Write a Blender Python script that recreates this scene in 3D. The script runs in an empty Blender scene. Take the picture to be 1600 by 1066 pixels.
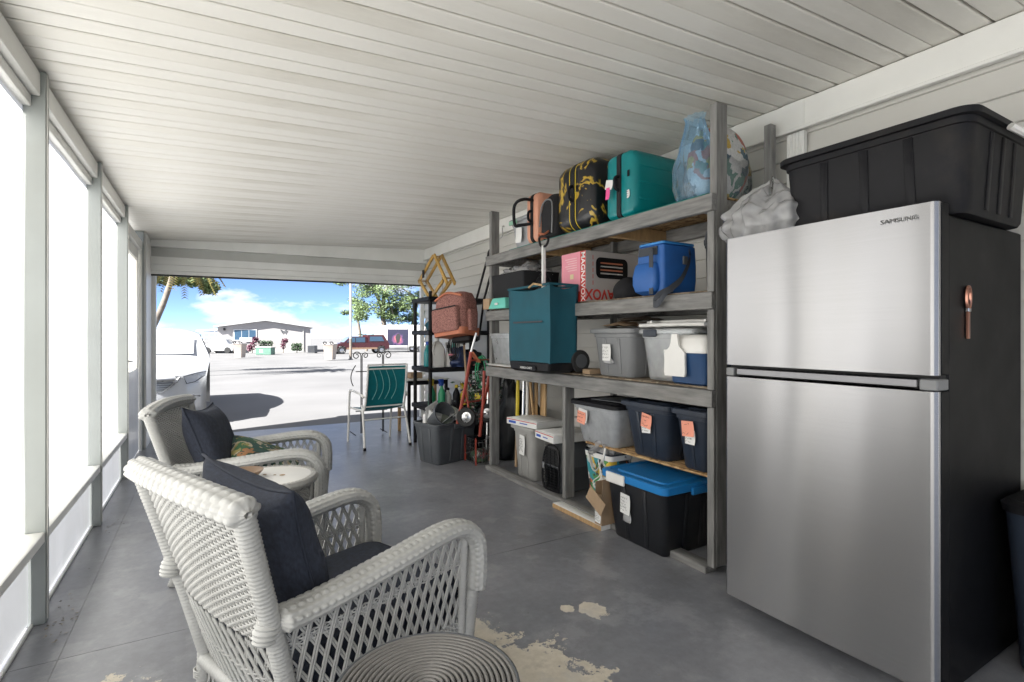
import bpy, math, random
from math import sin, cos, pi, radians as R
from mathutils import Vector as V, Matrix, noise, Euler
random.seed(7)
scene = bpy.context.scene
col = scene.collection

# ------------------------------------------------------------------ camera, sky, sun, exposure
cam_d = bpy.data.cameras.new('camera')
cam = bpy.data.objects.new('camera', cam_d); col.objects.link(cam)
cam.location = (0, 0, 1.25)
cam.rotation_euler = (R(90), 0, -math.atan2(475, 812))
cam_d.sensor_width = 36; cam_d.lens = 36*812/1600
cam_d.shift_y = -8/1600
cam_d.clip_start = .02; cam_d.clip_end = 3000
scene.camera = cam

SUN_EL, SUN_AZ = R(42), R(252)          # azimuth clockwise from +Y: the sun stands left of and a little behind the camera
world = bpy.data.worlds.new('World'); scene.world = world; world.use_nodes = True
wn, wl = world.node_tree.nodes, world.node_tree.links
bg = wn['Background']; bg.inputs['Strength'].default_value = .065
sky = wn.new('ShaderNodeTexSky'); sky.sky_type = 'NISHITA'; sky.sun_disc = False
sky.sun_elevation = SUN_EL; sky.sun_rotation = SUN_AZ
sky.air_density = .24; sky.dust_density = .1; sky.ozone_density = 3
tc = wn.new('ShaderNodeTexCoord')
mp = wn.new('ShaderNodeMapping'); mp.inputs['Scale'].default_value = (1, 1, 2.6); mp.inputs['Location'].default_value = (.35, .1, .22)
wl.new(tc.outputs['Generated'], mp.inputs['Vector'])
cn = wn.new('ShaderNodeTexNoise'); cn.inputs['Scale'].default_value = 5.2; cn.inputs['Detail'].default_value = 7; cn.inputs['Roughness'].default_value = .55
wl.new(mp.outputs[0], cn.inputs['Vector'])
cr = wn.new('ShaderNodeValToRGB'); cr.color_ramp.elements[0].position = .47; cr.color_ramp.elements[1].position = .6
wl.new(cn.outputs['Fac'], cr.inputs['Fac'])
cm = wn.new('ShaderNodeMix'); cm.data_type = 'RGBA'
cm.inputs['B'].default_value = (5.0, 5.0, 5.05, 1)
wl.new(cr.outputs['Color'], cm.inputs['Factor']); wl.new(sky.outputs[0], cm.inputs['A'])
wl.new(cm.outputs['Result'], bg.inputs['Color'])

sun_d = bpy.data.lights.new('sun', 'SUN'); sun_d.energy = 4.6; sun_d.angle = R(.5); sun_d.color = (1, .98, .95)
sun = bpy.data.objects.new('sun', sun_d); col.objects.link(sun)
sdir = V((sin(SUN_AZ)*cos(SUN_EL), cos(SUN_AZ)*cos(SUN_EL), sin(SUN_EL)))
sun.rotation_euler = sdir.to_track_quat('Z', 'Y').to_euler()
sun.location = (-20, -10, 30)

scene.view_settings.view_transform = 'Standard'; scene.view_settings.look = 'None'
scene.view_settings.exposure = 2.2; scene.view_settings.gamma = 1
scene.render.engine = 'CYCLES'
cy = scene.cycles
cy.use_denoising = True; cy.max_bounces = 14; cy.diffuse_bounces = 8; cy.glossy_bounces = 4
cy.transmission_bounces = 8; cy.transparent_max_bounces = 16; cy.sample_clamp_indirect = 8
cy.caustics_reflective = False; cy.caustics_refractive = False

# ------------------------------------------------------------------ mesh helpers
class MB:
    def __init__(s): s.v = []; s.f = []
    def add(s, vs, fs, M=None):
        o = len(s.v)
        s.v += [tuple(M @ V(p)) if M else tuple(p) for p in vs]
        s.f += [tuple(i+o for i in f) for f in fs]
        return s
    def box(s, x0, x1, y0, y1, z0, z1, M=None):
        vs = [(x0,y0,z0),(x1,y0,z0),(x1,y1,z0),(x0,y1,z0),(x0,y0,z1),(x1,y0,z1),(x1,y1,z1),(x0,y1,z1)]
        return s.add(vs, [(0,3,2,1),(4,5,6,7),(0,1,5,4),(1,2,6,5),(2,3,7,6),(3,0,4,7)], M)
    def cbox(s, x0, x1, y0, y1, z0, z1, b=.004, M=None):
        """box with chamfered edges"""
        hx, hy = (x1-x0)/2, (y1-y0)/2
        b = min(b, hx*.9, hy*.9, (z1-z0)*.45)
        M2 = Matrix.Translation(((x0+x1)/2, (y0+y1)/2, 0))
        if M: M2 = M @ M2
        return s.loft([(z0, hx-b, hy-b, b), (z0+b, hx, hy, b), (z1-b, hx, hy, b), (z1, hx-b, hy-b, b)], 1, M=M2)
    def bar(s, a, b, w, h=None, up=(0,0,1)):
        a, b = V(a), V(b); h = h or w
        d = b-a; L = d.length; d.normalize()
        sd = d.cross(V(up))
        if sd.length < 1e-4: sd = d.cross(V((1,0,0)))
        sd.normalize(); u = sd.cross(d)
        M = Matrix((sd, d, u)).transposed().to_4x4(); M.translation = a
        return s.cbox(-w/2, w/2, 0, L, -h/2, h/2, min(w, h)*.12, M)
    def loft(s, secs, n=3, caps=(True, True), M=None):
        """secs: (z, hx, hy, r[, cx, cy]) rounded rectangles stacked in z"""
        rings = []
        for sc in secs:
            z, hx, hy, r = sc[:4]; cx, cyy = (sc[4], sc[5]) if len(sc) > 4 else (0, 0)
            r = max(min(r, hx, hy), 1e-5); pts = []
            for qx, qy, a0 in ((1,1,0),(-1,1,pi/2),(-1,-1,pi),(1,-1,1.5*pi)):
                for k in range(n+1):
                    a = a0+k*pi/2/n
                    pts.append((cx+qx*(hx-r)+r*cos(a), cyy+qy*(hy-r)+r*sin(a), z))
            rings.append(pts)
        m = len(rings[0]); vs = [p for rg in rings for p in rg]; fs = []
        for i in range(len(rings)-1):
            for k in range(m):
                fs.append((i*m+k, i*m+(k+1)%m, (i+1)*m+(k+1)%m, (i+1)*m+k))
        if caps[0]: fs.append(tuple(reversed(range(m))))
        if caps[1]: fs.append(tuple((len(rings)-1)*m+k for k in range(m)))
        return s.add(vs, fs, M)
    def tube(s, pts, r, n=6, closed=False, caps=True, sq=None):
        pts = [V(p) for p in pts]; N = len(pts)
        rs = r if isinstance(r, (list, tuple)) else [r]*N
        T = []
        for i in range(N):
            a = pts[(i-1) % N] if (closed or i > 0) else pts[i]
            b = pts[(i+1) % N] if (closed or i < N-1) else pts[i]
            t = b-a
            T.append(t.normalized() if t.length > 1e-9 else V((0,0,1)))
        nr = T[0].orthogonal().normalized() if sq is None else (V(sq)-T[0]*V(sq).dot(T[0])).normalized()
        vs = []
        for i in range(N):
            nr = nr - T[i]*nr.dot(T[i])
            if nr.length < 1e-6: nr = T[i].orthogonal()
            nr.normalize(); bn = T[i].cross(nr)
            for k in range(n):
                a = 2*pi*k/n
                vs.append(pts[i]+(nr*cos(a)+bn*sin(a))*rs[i])
        fs = []
        for i in range(N if closed else N-1):
            j = (i+1) % N
            for k in range(n): fs.append((i*n+k, i*n+(k+1) % n, j*n+(k+1) % n, j*n+k))
        if caps and not closed:
            fs.append(tuple(reversed(range(n)))); fs.append(tuple((N-1)*n+k for k in range(n)))
        return s.add(vs, fs)
    def lathe(s, prof, n=20, M=None, arc=2*pi):
        vs = []; fs = []; m = len(prof); full = abs(arc-2*pi) < 1e-6
        for k in range(n if full else n+1):
            a = arc*k/n
            vs += [(r*cos(a), r*sin(a), z) for r, z in prof]
        for k in range(n):
            k2 = (k+1) % n if full else k+1
            for i in range(m-1):
                fs.append((k*m+i, k2*m+i, k2*m+i+1, k*m+i+1))
        return s.add(vs, fs, M)
    def grid(s, fn, nu, nv, M=None, flip=False):
        vs = [fn(i/nu, j/nv) for j in range(nv+1) for i in range(nu+1)]
        w = nu+1; fs = []
        for j in range(nv):
            for i in range(nu):
                q = (j*w+i, j*w+i+1, (j+1)*w+i+1, (j+1)*w+i)
                fs.append(q[::-1] if flip else q)
        return s.add(vs, fs, M)
    def prism(s, poly, y0, y1, M=None):
        """poly in (x,z) pulled along y"""
        n = len(poly)
        vs = [(x, y0, z) for x, z in poly]+[(x, y1, z) for x, z in poly]
        fs = [tuple(range(n)), tuple(reversed(range(n, 2*n)))]+[(k, n+k, n+(k+1) % n, (k+1) % n) for k in range(n)]
        return s.add(vs, fs, M)
    def mesh(s, name, mat, smooth=False):
        me = bpy.data.meshes.new(name); me.from_pydata(s.v, [], s.f); me.update()
        me.materials.append(mat)
        if smooth:
            me.polygons.foreach_set('use_smooth', [True]*len(me.polygons))
            if smooth != 'all':
                try: me.set_sharp_from_angle(angle=R(40))
                except Exception: pass
        return me
    def build(s, name, mat, parent=None, smooth=True, loc=None, rot=None):
        return link(name, s.mesh(name, mat, smooth), parent, loc, rot)
def link(name, data, parent=None, loc=None, rot=None):
    o = bpy.data.objects.new(name, data); col.objects.link(o)
    if parent: o.parent = parent
    if loc is not None: o.location = loc
    if rot is not None: o.rotation_euler = rot
    return o
def tag(o, label=None, cat=None, group=None, kind=None):
    for k, v in (('label', label), ('category', cat), ('group', group), ('kind', kind)):
        if v: o[k] = v
    return o
def thing(name, label, cat, loc=(0,0,0), rz=0, group=None, rot=None):
    o = bpy.data.objects.new(name, None); col.objects.link(o); o.empty_display_size = .05
    o.location = loc; o.rotation_euler = rot or (0, 0, rz)
    return tag(o, label, cat, group)
def copy_tree(o, parent=None):
    c = o.copy(); col.objects.link(c); c.parent = parent
    for ch in list(o.children): copy_tree(ch, c)
    return c
def frame(origin, zdir, xdir=(1,0,0)):
    z = V(zdir).normalized(); x = V(xdir); x = (x-z*x.dot(z)).normalized(); y = z.cross(x)
    M = Matrix((x, y, z)).transposed().to_4x4(); M.translation = V(origin); return M
def text(name, s, size, mat, parent, loc, rot, depth=.0006, sx=1, align='CENTER', bold=0):
    cu = bpy.data.curves.new(name, 'FONT'); cu.body = s; cu.size = size; cu.extrude = depth
    cu.align_x = align; cu.align_y = 'CENTER'; cu.offset = bold; cu.resolution_u = 3
    o = bpy.data.objects.new(name+'_tmp', cu); col.objects.link(o)
    dg = bpy.context.evaluated_depsgraph_get()
    me = bpy.data.meshes.new_from_object(o.evaluated_get(dg)); me.name = name
    bpy.data.objects.remove(o); bpy.data.curves.remove(cu)
    me.materials.clear(); me.materials.append(mat)
    t = link(name, me, parent, loc, rot); t.scale = (sx, 1, 1); return t
def arc(p0, p1, p2, n=8):
    p0, p1, p2 = V(p0), V(p1), V(p2)
    return [p0*(1-t)**2+p1*2*t*(1-t)+p2*t*t for t in [i/n for i in range(n+1)]]
def spline(pts, n=8):
    P = [V(p) for p in pts]; P = [P[0]*2-P[1]]+P+[P[-1]*2-P[-2]]; out = []
    for i in range(1, len(P)-2):
        a, b, c, d = P[i-1:i+3]
        for k in range(n):
            t = k/n
            out.append(.5*((2*b)+(c-a)*t+(2*a-5*b+4*c-d)*t*t+(3*b-a-3*c+d)*t**3))
    return out+[P[-2]]

# ------------------------------------------------------------------ material helpers
def newmat(name):
    m = bpy.data.materials.new(name); m.use_nodes = True
    return m, m.node_tree.nodes, m.node_tree.links, m.node_tree.nodes['Principled BSDF']
def M(name, c, rough=.5, metal=0, var=.12, scale=6, bump=0, bscale=60, stretch=(1,1,1), spec=.5, c2=None, coat=0, dirt=0):
    m, n, l, b = newmat(name)
    t = n.new('ShaderNodeTexCoord'); mp = n.new('ShaderNodeMapping'); mp.inputs['Scale'].default_value = stretch
    l.new(t.outputs['Object'], mp.inputs['Vector'])
    nz = n.new('ShaderNodeTexNoise'); nz.inputs['Scale'].default_value = scale; nz.inputs['Detail'].default_value = 5
    l.new(mp.outputs[0], nz.inputs['Vector'])
    r = n.new('ShaderNodeValToRGB'); r.color_ramp.elements[0].position = .3; r.color_ramp.elements[1].position = .7
    a = tuple(max(0, x*(1-var)) for x in c); d = c2 if c2 else tuple(min(1, x*(1+var)) for x in c)
    r.color_ramp.elements[0].color = (*a, 1); r.color_ramp.elements[1].color = (*d, 1)
    l.new(nz.outputs['Fac'], r.inputs['Fac']); last = r.outputs['Color']
    if dirt:
        n2 = n.new('ShaderNodeTexNoise'); n2.inputs['Scale'].default_value = scale*.35; n2.inputs['Detail'].default_value = 8; n2.inputs['Roughness'].default_value = .7
        l.new(mp.outputs[0], n2.inputs['Vector'])
        r2 = n.new('ShaderNodeValToRGB'); r2.color_ramp.elements[0].position = .5; r2.color_ramp.elements[1].position = .75
        l.new(n2.outputs['Fac'], r2.inputs['Fac'])
        ml = n.new('ShaderNodeMath'); ml.operation = 'MULTIPLY'; ml.inputs[1].default_value = dirt; l.new(r2.outputs['Color'], ml.inputs[0])
        mx = n.new('ShaderNodeMix'); mx.data_type = 'RGBA'; mx.inputs['B'].default_value = (.16, .13, .09, 1)
        l.new(ml.outputs[0], mx.inputs['Factor']); l.new(last, mx.inputs['A']); last = mx.outputs['Result']
    l.new(last, b.inputs['Base Color'])
    mr = n.new('ShaderNodeMapRange'); mr.inputs['To Min'].default_value = max(0, rough-.08); mr.inputs['To Max'].default_value = min(1, rough+.08)
    l.new(nz.outputs['Fac'], mr.inputs['Value']); l.new(mr.outputs[0], b.inputs['Roughness'])
    b.inputs['Metallic'].default_value = metal; b.inputs['Specular IOR Level'].default_value = spec
    b.inputs['Coat Weight'].default_value = coat
    if bump:
        n3 = n.new('ShaderNodeTexNoise'); n3.inputs['Scale'].default_value = bscale; n3.inputs['Detail'].default_value = 4
        l.new(mp.outputs[0], n3.inputs['Vector'])
        bp = n.new('ShaderNodeBump'); bp.inputs['Strength'].default_value = bump; bp.inputs['Distance'].default_value = .004
        l.new(n3.outputs['Fac'], bp.inputs['Height']); l.new(bp.outputs[0], b.inputs['Normal'])
    return m
def clear(name, c=(.9,.92,.93), fac=.35, rough=.25, trans=.5, crinkle=0):
    """thin plastic film: part see-through, part scattering"""
    m, n, l, b = newmat(name)
    b.inputs['Base Color'].default_value = (*c, 1); b.inputs['Roughness'].default_value = rough
    tr = n.new('ShaderNodeBsdfTransparent'); tr.inputs['Color'].default_value = (*[min(1, x+.04) for x in c], 1)
    tl = n.new('ShaderNodeBsdfTranslucent'); tl.inputs['Color'].default_value = (*c, 1)
    m1 = n.new('ShaderNodeMixShader'); m1.inputs[0].default_value = trans*.5
    l.new(b.outputs[0], m1.inputs[1]); l.new(tl.outputs[0], m1.inputs[2])
    m2 = n.new('ShaderNodeMixShader')
    nz = n.new('ShaderNodeTexNoise'); nz.inputs['Scale'].default_value = 14; nz.inputs['Detail'].default_value = 5
    t = n.new('ShaderNodeTexCoord'); l.new(t.outputs['Object'], nz.inputs['Vector'])
    mr = n.new('ShaderNodeMapRange'); mr.inputs['To Min'].default_value = fac*.6; mr.inputs['To Max'].default_value = min(1, fac*1.4)
    l.new(nz.outputs['Fac'], mr.inputs['Value']); l.new(mr.outputs[0], m2.inputs[0])
    l.new(tr.outputs[0], m2.inputs[1]); l.new(m1.outputs[0], m2.inputs[2])
    lw = n.new('ShaderNodeLayerWeight'); lw.inputs[0].default_value = .22
    gl = n.new('ShaderNodeBsdfGlossy'); gl.inputs['Roughness'].default_value = max(.08, rough*.8); gl.inputs['Color'].default_value = (.9, .9, .9, 1)
    m3 = n.new('ShaderNodeMixShader'); l.new(lw.outputs['Fresnel'], m3.inputs[0]); l.new(m2.outputs[0], m3.inputs[1]); l.new(gl.outputs[0], m3.inputs[2])
    if crinkle:
        n3 = n.new('ShaderNodeTexNoise'); n3.inputs['Scale'].default_value = 6; n3.inputs['Detail'].default_value = 2; n3.inputs['Distortion'].default_value = 1.2; l.new(t.outputs['Object'], n3.inputs['Vector'])
        su = n.new('ShaderNodeMath'); su.operation = 'SUBTRACT'; su.inputs[1].default_value = .5; l.new(n3.outputs['Fac'], su.inputs[0])
        ab = n.new('ShaderNodeMath'); ab.operation = 'ABSOLUTE'; l.new(su.outputs[0], ab.inputs[0])
        bp = n.new('ShaderNodeBump'); bp.inputs['Strength'].default_value = 1; bp.inputs['Distance'].default_value = crinkle; l.new(ab.outputs[0], bp.inputs['Height'])
        for q in (b, gl, lw, tl): l.new(bp.outputs[0], q.inputs['Normal'])
    l.new(m3.outputs[0], n['Material Output'].inputs['Surface'])
    return m
def printed(name, cols, scale=14, rough=.6, dist=1.0, stretch=(1,1,1)):
    """bold printed pattern of patches of colour"""
    m, n, l, b = newmat(name)
    t = n.new('ShaderNodeTexCoord'); mp = n.new('ShaderNodeMapping'); mp.inputs['Scale'].default_value = stretch
    l.new(t.outputs['Object'], mp.inputs['Vector'])
    nz = n.new('ShaderNodeTexNoise'); nz.inputs['Scale'].default_value = scale*.8; nz.inputs['Detail'].default_value = 3
    l.new(mp.outputs[0], nz.inputs['Vector'])
    mx = n.new('ShaderNodeMix'); mx.data_type = 'VECTOR'; mx.inputs['Factor'].default_value = .12*dist
    l.new(mp.outputs[0], mx.inputs['A']); l.new(nz.outputs['Color'], mx.inputs['B'])
    vo = n.new('ShaderNodeTexVoronoi'); vo.inputs['Scale'].default_value = scale; l.new(mx.outputs['Result'], vo.inputs['Vector'])
    sp = n.new('ShaderNodeSeparateColor'); l.new(vo.outputs['Color'], sp.inputs[0])
    r = n.new('ShaderNodeValToRGB'); r.color_ramp.interpolation = 'CONSTANT'
    e = r.color_ramp.elements
    while len(e) < len(cols): e.new(.5)
    for i, cc in enumerate(cols): e[i].position = i/len(cols); e[i].color = (*cc, 1)
    l.new(sp.outputs[0], r.inputs['Fac'])
    n2 = n.new('ShaderNodeTexNoise'); n2.inputs['Scale'].default_value = scale*5; l.new(mp.outputs[0], n2.inputs['Vector'])
    m2 = n.new('ShaderNodeMix'); m2.data_type = 'RGBA'; m2.blend_type = 'MULTIPLY'; m2.inputs['Factor'].default_value = .6
    l.new(r.outputs['Color'], m2.inputs['A']); l.new(n2.outputs['Fac'], m2.inputs['B'])
    g = n.new('ShaderNodeGamma'); g.inputs[1].default_value = .8; l.new(m2.outputs['Result'], g.inputs[0])
    l.new(g.outputs[0], b.inputs['Base Color']); b.inputs['Roughness'].default_value = rough
    return m
def dotted(name, bgc, fgc, scale=40, thr=(.46,.5), rough=.8):
    m, n, l, b = newmat(name)
    t = n.new('ShaderNodeTexCoord')
    w = n.new('ShaderNodeTexNoise'); w.inputs['Scale'].default_value = scale; w.inputs['Detail'].default_value = 2; w.inputs['Distortion'].default_value = 1.5
    l.new(t.outputs['Object'], w.inputs['Vector'])
    r = n.new('ShaderNodeValToRGB'); r.color_ramp.elements[0].position = thr[0]; r.color_ramp.elements[1].position = thr[1]
    r.color_ramp.elements[0].color = (*bgc, 1); r.color_ramp.elements[1].color = (*fgc, 1)
    l.new(w.outputs['Fac'], r.inputs['Fac']); l.new(r.outputs['Color'], b.inputs['Base Color'])
    b.inputs['Roughness'].default_value = rough
    return m

def veined(name):
    m, n, l, b = newmat(name)
    t = n.new('ShaderNodeTexCoord'); nz = n.new('ShaderNodeTexNoise'); nz.inputs['Scale'].default_value = 5; nz.inputs['Detail'].default_value = 3; nz.inputs['Distortion'].default_value = 1.2
    l.new(t.outputs['Object'], nz.inputs['Vector'])
    r = n.new('ShaderNodeValToRGB'); e = r.color_ramp.elements; blk = (.012,.012,.014,1); gold = (.5,.33,.04,1)
    e[0].position = .47; e[0].color = blk; e[1].position = .55; e[1].color = blk
    for p in (.485, .51): k = e.new(p); k.color = gold
    n2 = n.new('ShaderNodeTexNoise'); n2.inputs['Scale'].default_value = 6; l.new(t.outputs['Object'], n2.inputs['Vector'])
    mr = n.new('ShaderNodeMapRange'); mr.inputs['From Min'].default_value = .44; mr.inputs['From Max'].default_value = .47; l.new(n2.outputs['Fac'], mr.inputs[0])
    mx = n.new('ShaderNodeMix'); mx.data_type = 'RGBA'; mx.inputs['A'].default_value = blk
    l.new(nz.outputs['Fac'], r.inputs[0]); l.new(r.outputs[0], mx.inputs['B']); l.new(mr.outputs[0], mx.inputs['Factor']); l.new(mx.outputs['Result'], b.inputs['Base Color'])
    b.inputs['Roughness'].default_value = .3
    return m
mats = {}
def mk():
    m = mats
    m['white_alu'] = M('white_alu', (.78,.78,.75), .4, var=.05, scale=3, dirt=.12)
    m['grey_alu'] = M('grey_alu', (.5,.5,.47), .45, var=.06, scale=3, dirt=.15)
    m['post_alu'] = M('post_alu', (.3,.32,.31), .4, var=.06, scale=3, dirt=.15)
    m['kick'] = M('kick', (.66,.68,.70), .3, var=.06, scale=2.5, dirt=.15)
    m['roof'] = M('roof', (.74,.72,.67), .42, var=.07, scale=2.2, stretch=(.25,1,1), dirt=.4, c2=(.80,.785,.74))
    m['siding'] = M('siding', (.6,.59,.555), .55, var=.05, scale=4, stretch=(1,.2,1), bump=.08, bscale=30)
    m['dark'] = M('dark', (.02,.02,.02), .8)
    m['black_plastic'] = M('black_plastic', (.009,.009,.011), .55, spec=.2, dirt=.12, var=.2, scale=9, bump=.05, bscale=250)
    m['black_cloth'] = M('black_cloth', (.012,.012,.014), .9, bump=.2, bscale=300)
    m['black_gloss'] = M('black_gloss', (.004,.004,.005), .5, spec=.18, var=.1)
    m['lumber'] = M('lumber', (.165,.165,.16), .75, var=.28, scale=5, stretch=(8,1,8), bump=.35, bscale=18, c2=(.25,.245,.235), dirt=.25)
    m['lumber_z'] = M('lumber_z', (.165,.165,.16), .75, var=.28, scale=5, stretch=(8,8,1), bump=.35, bscale=18, c2=(.25,.245,.235), dirt=.25)
    m['wicker'] = M('wicker', (.40,.40,.385), .45, var=.1, scale=7, dirt=.2)
    m['wicker_grey'] = M('wicker_grey', (.34,.335,.32), .4, var=.12, scale=7, dirt=.2)
    m['navy'] = M('navy', (.028,.034,.052), .9, var=.35, scale=60, bump=.5, bscale=420, stretch=(1,1,2.5))
    m['navy_piping'] = M('navy_piping', (.02,.025,.04), .85)
    m['paper'] = M('paper', (.72,.72,.7), .7, var=.06)
    m['salmon_paper'] = M('salmon_paper', (.8,.32,.22), .7, var=.06)
    m['ink'] = M('ink', (.03,.03,.04), .7)
    m['card'] = M('card', (.36,.25,.155), .8, var=.1, scale=12, stretch=(1,6,1))
    m['grey_tote'] = M('grey_tote', (.2,.205,.21), .42, spec=.35, dirt=.15, var=.06, bump=.04, bscale=300)
    m['slate_tote'] = M('slate_tote', (.085,.092,.1), .42, spec=.35, dirt=.15, var=.08, bump=.05, bscale=300)
    m['lt_tote'] = M('lt_tote', (.34,.335,.32), .45, spec=.35, dirt=.15, var=.06)
    m['navy_tote'] = M('navy_tote', (.022,.03,.046), .42, spec=.35, dirt=.15, var=.12, bump=.05, bscale=300)
    m['black_tote'] = M('black_tote', (.012,.013,.016), .42, spec=.35, dirt=.15, var=.12, bump=.05, bscale=300)
    m['blue_lid'] = M('blue_lid', (.014,.17,.44), .4, spec=.35, dirt=.15, var=.08)
    m['clear'] = clear('clear')
    m['clear_tote'] = clear('clear_tote', (.66,.68,.7), .6, .3)
    m['film'] = clear('film', (.97,.97,.98), .4, .15, .95, .02)
    m['thin_film'] = clear('thin_film', (.97,.97,.98), .1, .15, .95, .02)
    m['blue_film'] = clear('blue_film', (.6,.8,.96), .22, .15, .95, .02)
    m['white_plastic'] = M('white_plastic', (.72,.71,.68), .4, var=.05)
    m['steel'] = M('steel', (.55,.55,.55), .28, metal=1, var=.05)
    m['red'] = M('red', (.3,.04,.02), .45, var=.18, dirt=.2)
    m['teal_cloth'] = M('teal_cloth', (.006,.075,.105), .8, var=.15, scale=5, bump=.25, bscale=300)
    m['teal_shell'] = M('teal_shell', (.0,.19,.2), .38, var=.06, bump=.05, bscale=200)
    m['blue_cloth'] = M('blue_cloth', (.016,.1,.34), .55, var=.15, bump=.2, bscale=60)
    m['grey_cloth'] = M('grey_cloth', (.05,.055,.065), .85, bump=.2, bscale=300)
    m['tan_wood'] = M('tan_wood', (.42,.27,.13), .6, var=.2, scale=6, stretch=(6,6,1))
    m['gold_wood'] = M('gold_wood', (.46,.27,.06), .5, var=.2, scale=6, stretch=(6,6,1))
    m['pink'] = M('pink', (.72,.27,.33), .5, var=.05)
    m['redprint'] = M('redprint', (.5,.035,.025), .5, var=.05)
    m['greybox'] = M('greybox', (.4,.37,.35), .6, var=.06)
    m['orange'] = M('orange', (.46,.15,.075), .6, var=.12)
    m['yellow'] = M('yellow', (.6,.45,.02), .45, var=.1)
    m['green'] = M('green', (.03,.3,.14), .4, var=.12)
    m['bluep'] = M('bluep', (.02,.08,.42), .4, var=.12)
    m['mint'] = M('mint', (.16,.58,.48), .45, var=.06)
    m['concrete'] = M('concrete', (.165,.163,.162), .9, var=.12, scale=.45, bump=.1, bscale=9)
    m['asphalt'] = M('asphalt', (.42,.42,.42), .9, var=.08, scale=.5)
    m['glass'] = M('glass', (.05,.1,.16), .08, var=.1)
    m['rubber'] = M('rubber', (.02,.02,.02), .75)
mk(); m = mats

def osb(name='osb', cols=((.13,.07,.028,1),(.5,.34,.17,1),(.34,.2,.085,1))):
    mt, n, l, b = newmat(name)
    t = n.new('ShaderNodeTexCoord'); mp = n.new('ShaderNodeMapping'); mp.inputs['Scale'].default_value = (1, .38, 1)
    l.new(t.outputs['Object'], mp.inputs[0])
    nz = n.new('ShaderNodeTexNoise'); nz.inputs['Scale'].default_value = 9; l.new(mp.outputs[0], nz.inputs['Vector'])
    mx = n.new('ShaderNodeMix'); mx.data_type = 'VECTOR'; mx.inputs['Factor'].default_value = .1
    l.new(mp.outputs[0], mx.inputs['A']); l.new(nz.outputs['Color'], mx.inputs['B'])
    vo = n.new('ShaderNodeTexVoronoi'); vo.inputs['Scale'].default_value = 70; l.new(mx.outputs['Result'], vo.inputs['Vector'])
    r = n.new('ShaderNodeValToRGB'); e = r.color_ramp.elements
    e[0].color = cols[0]; e[1].color = cols[1]; k = e.new(.5); k.color = cols[2]
    sp = n.new('ShaderNodeSeparateColor'); l.new(vo.outputs['Color'], sp.inputs[0]); l.new(sp.outputs[0], r.inputs['Fac'])
    l.new(r.outputs['Color'], b.inputs['Base Color']); b.inputs['Roughness'].default_value = .8
    return mt
m['osb'] = osb(); m['osb_worn'] = osb('osb_worn', ((.06,.045,.03,1),(.24,.2,.15,1),(.16,.12,.08,1)))
def vinyl(name='vinyl', cols=((.66,.645,.59,1), (.76,.755,.74,1)), tr=.88):
    mt, n, l, b = newmat(name)
    t = n.new('ShaderNodeTexCoord'); mp = n.new('ShaderNodeMapping'); mp.inputs['Scale'].default_value = (1, 1, .35)
    l.new(t.outputs['Object'], mp.inputs[0])
    nz = n.new('ShaderNodeTexNoise'); nz.inputs['Scale'].default_value = 3.5; nz.inputs['Detail'].default_value = 6; nz.inputs['Distortion'].default_value = .8
    l.new(mp.outputs[0], nz.inputs['Vector'])
    r = n.new('ShaderNodeValToRGB'); r.color_ramp.elements[0].position = .3; r.color_ramp.elements[1].position = .62
    r.color_ramp.elements[0].color, r.color_ramp.elements[1].color = cols
    l.new(nz.outputs['Fac'], r.inputs[0])
    tl = n.new('ShaderNodeBsdfTranslucent'); l.new(r.outputs[0], tl.inputs[0])
    l.new(r.outputs[0], b.inputs['Base Color']); b.inputs['Roughness'].default_value = .3
    ms = n.new('ShaderNodeMixShader'); ms.inputs[0].default_value = tr
    l.new(b.outputs[0], ms.inputs[1]); l.new(tl.outputs[0], ms.inputs[2]); l.new(ms.outputs[0], n['Material Output'].inputs[0])
    return mt
m['vinyl'] = vinyl()
m['kick'] = vinyl('kick', ((.6,.61,.62,1), (.7,.71,.73,1)), .13)
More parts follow.
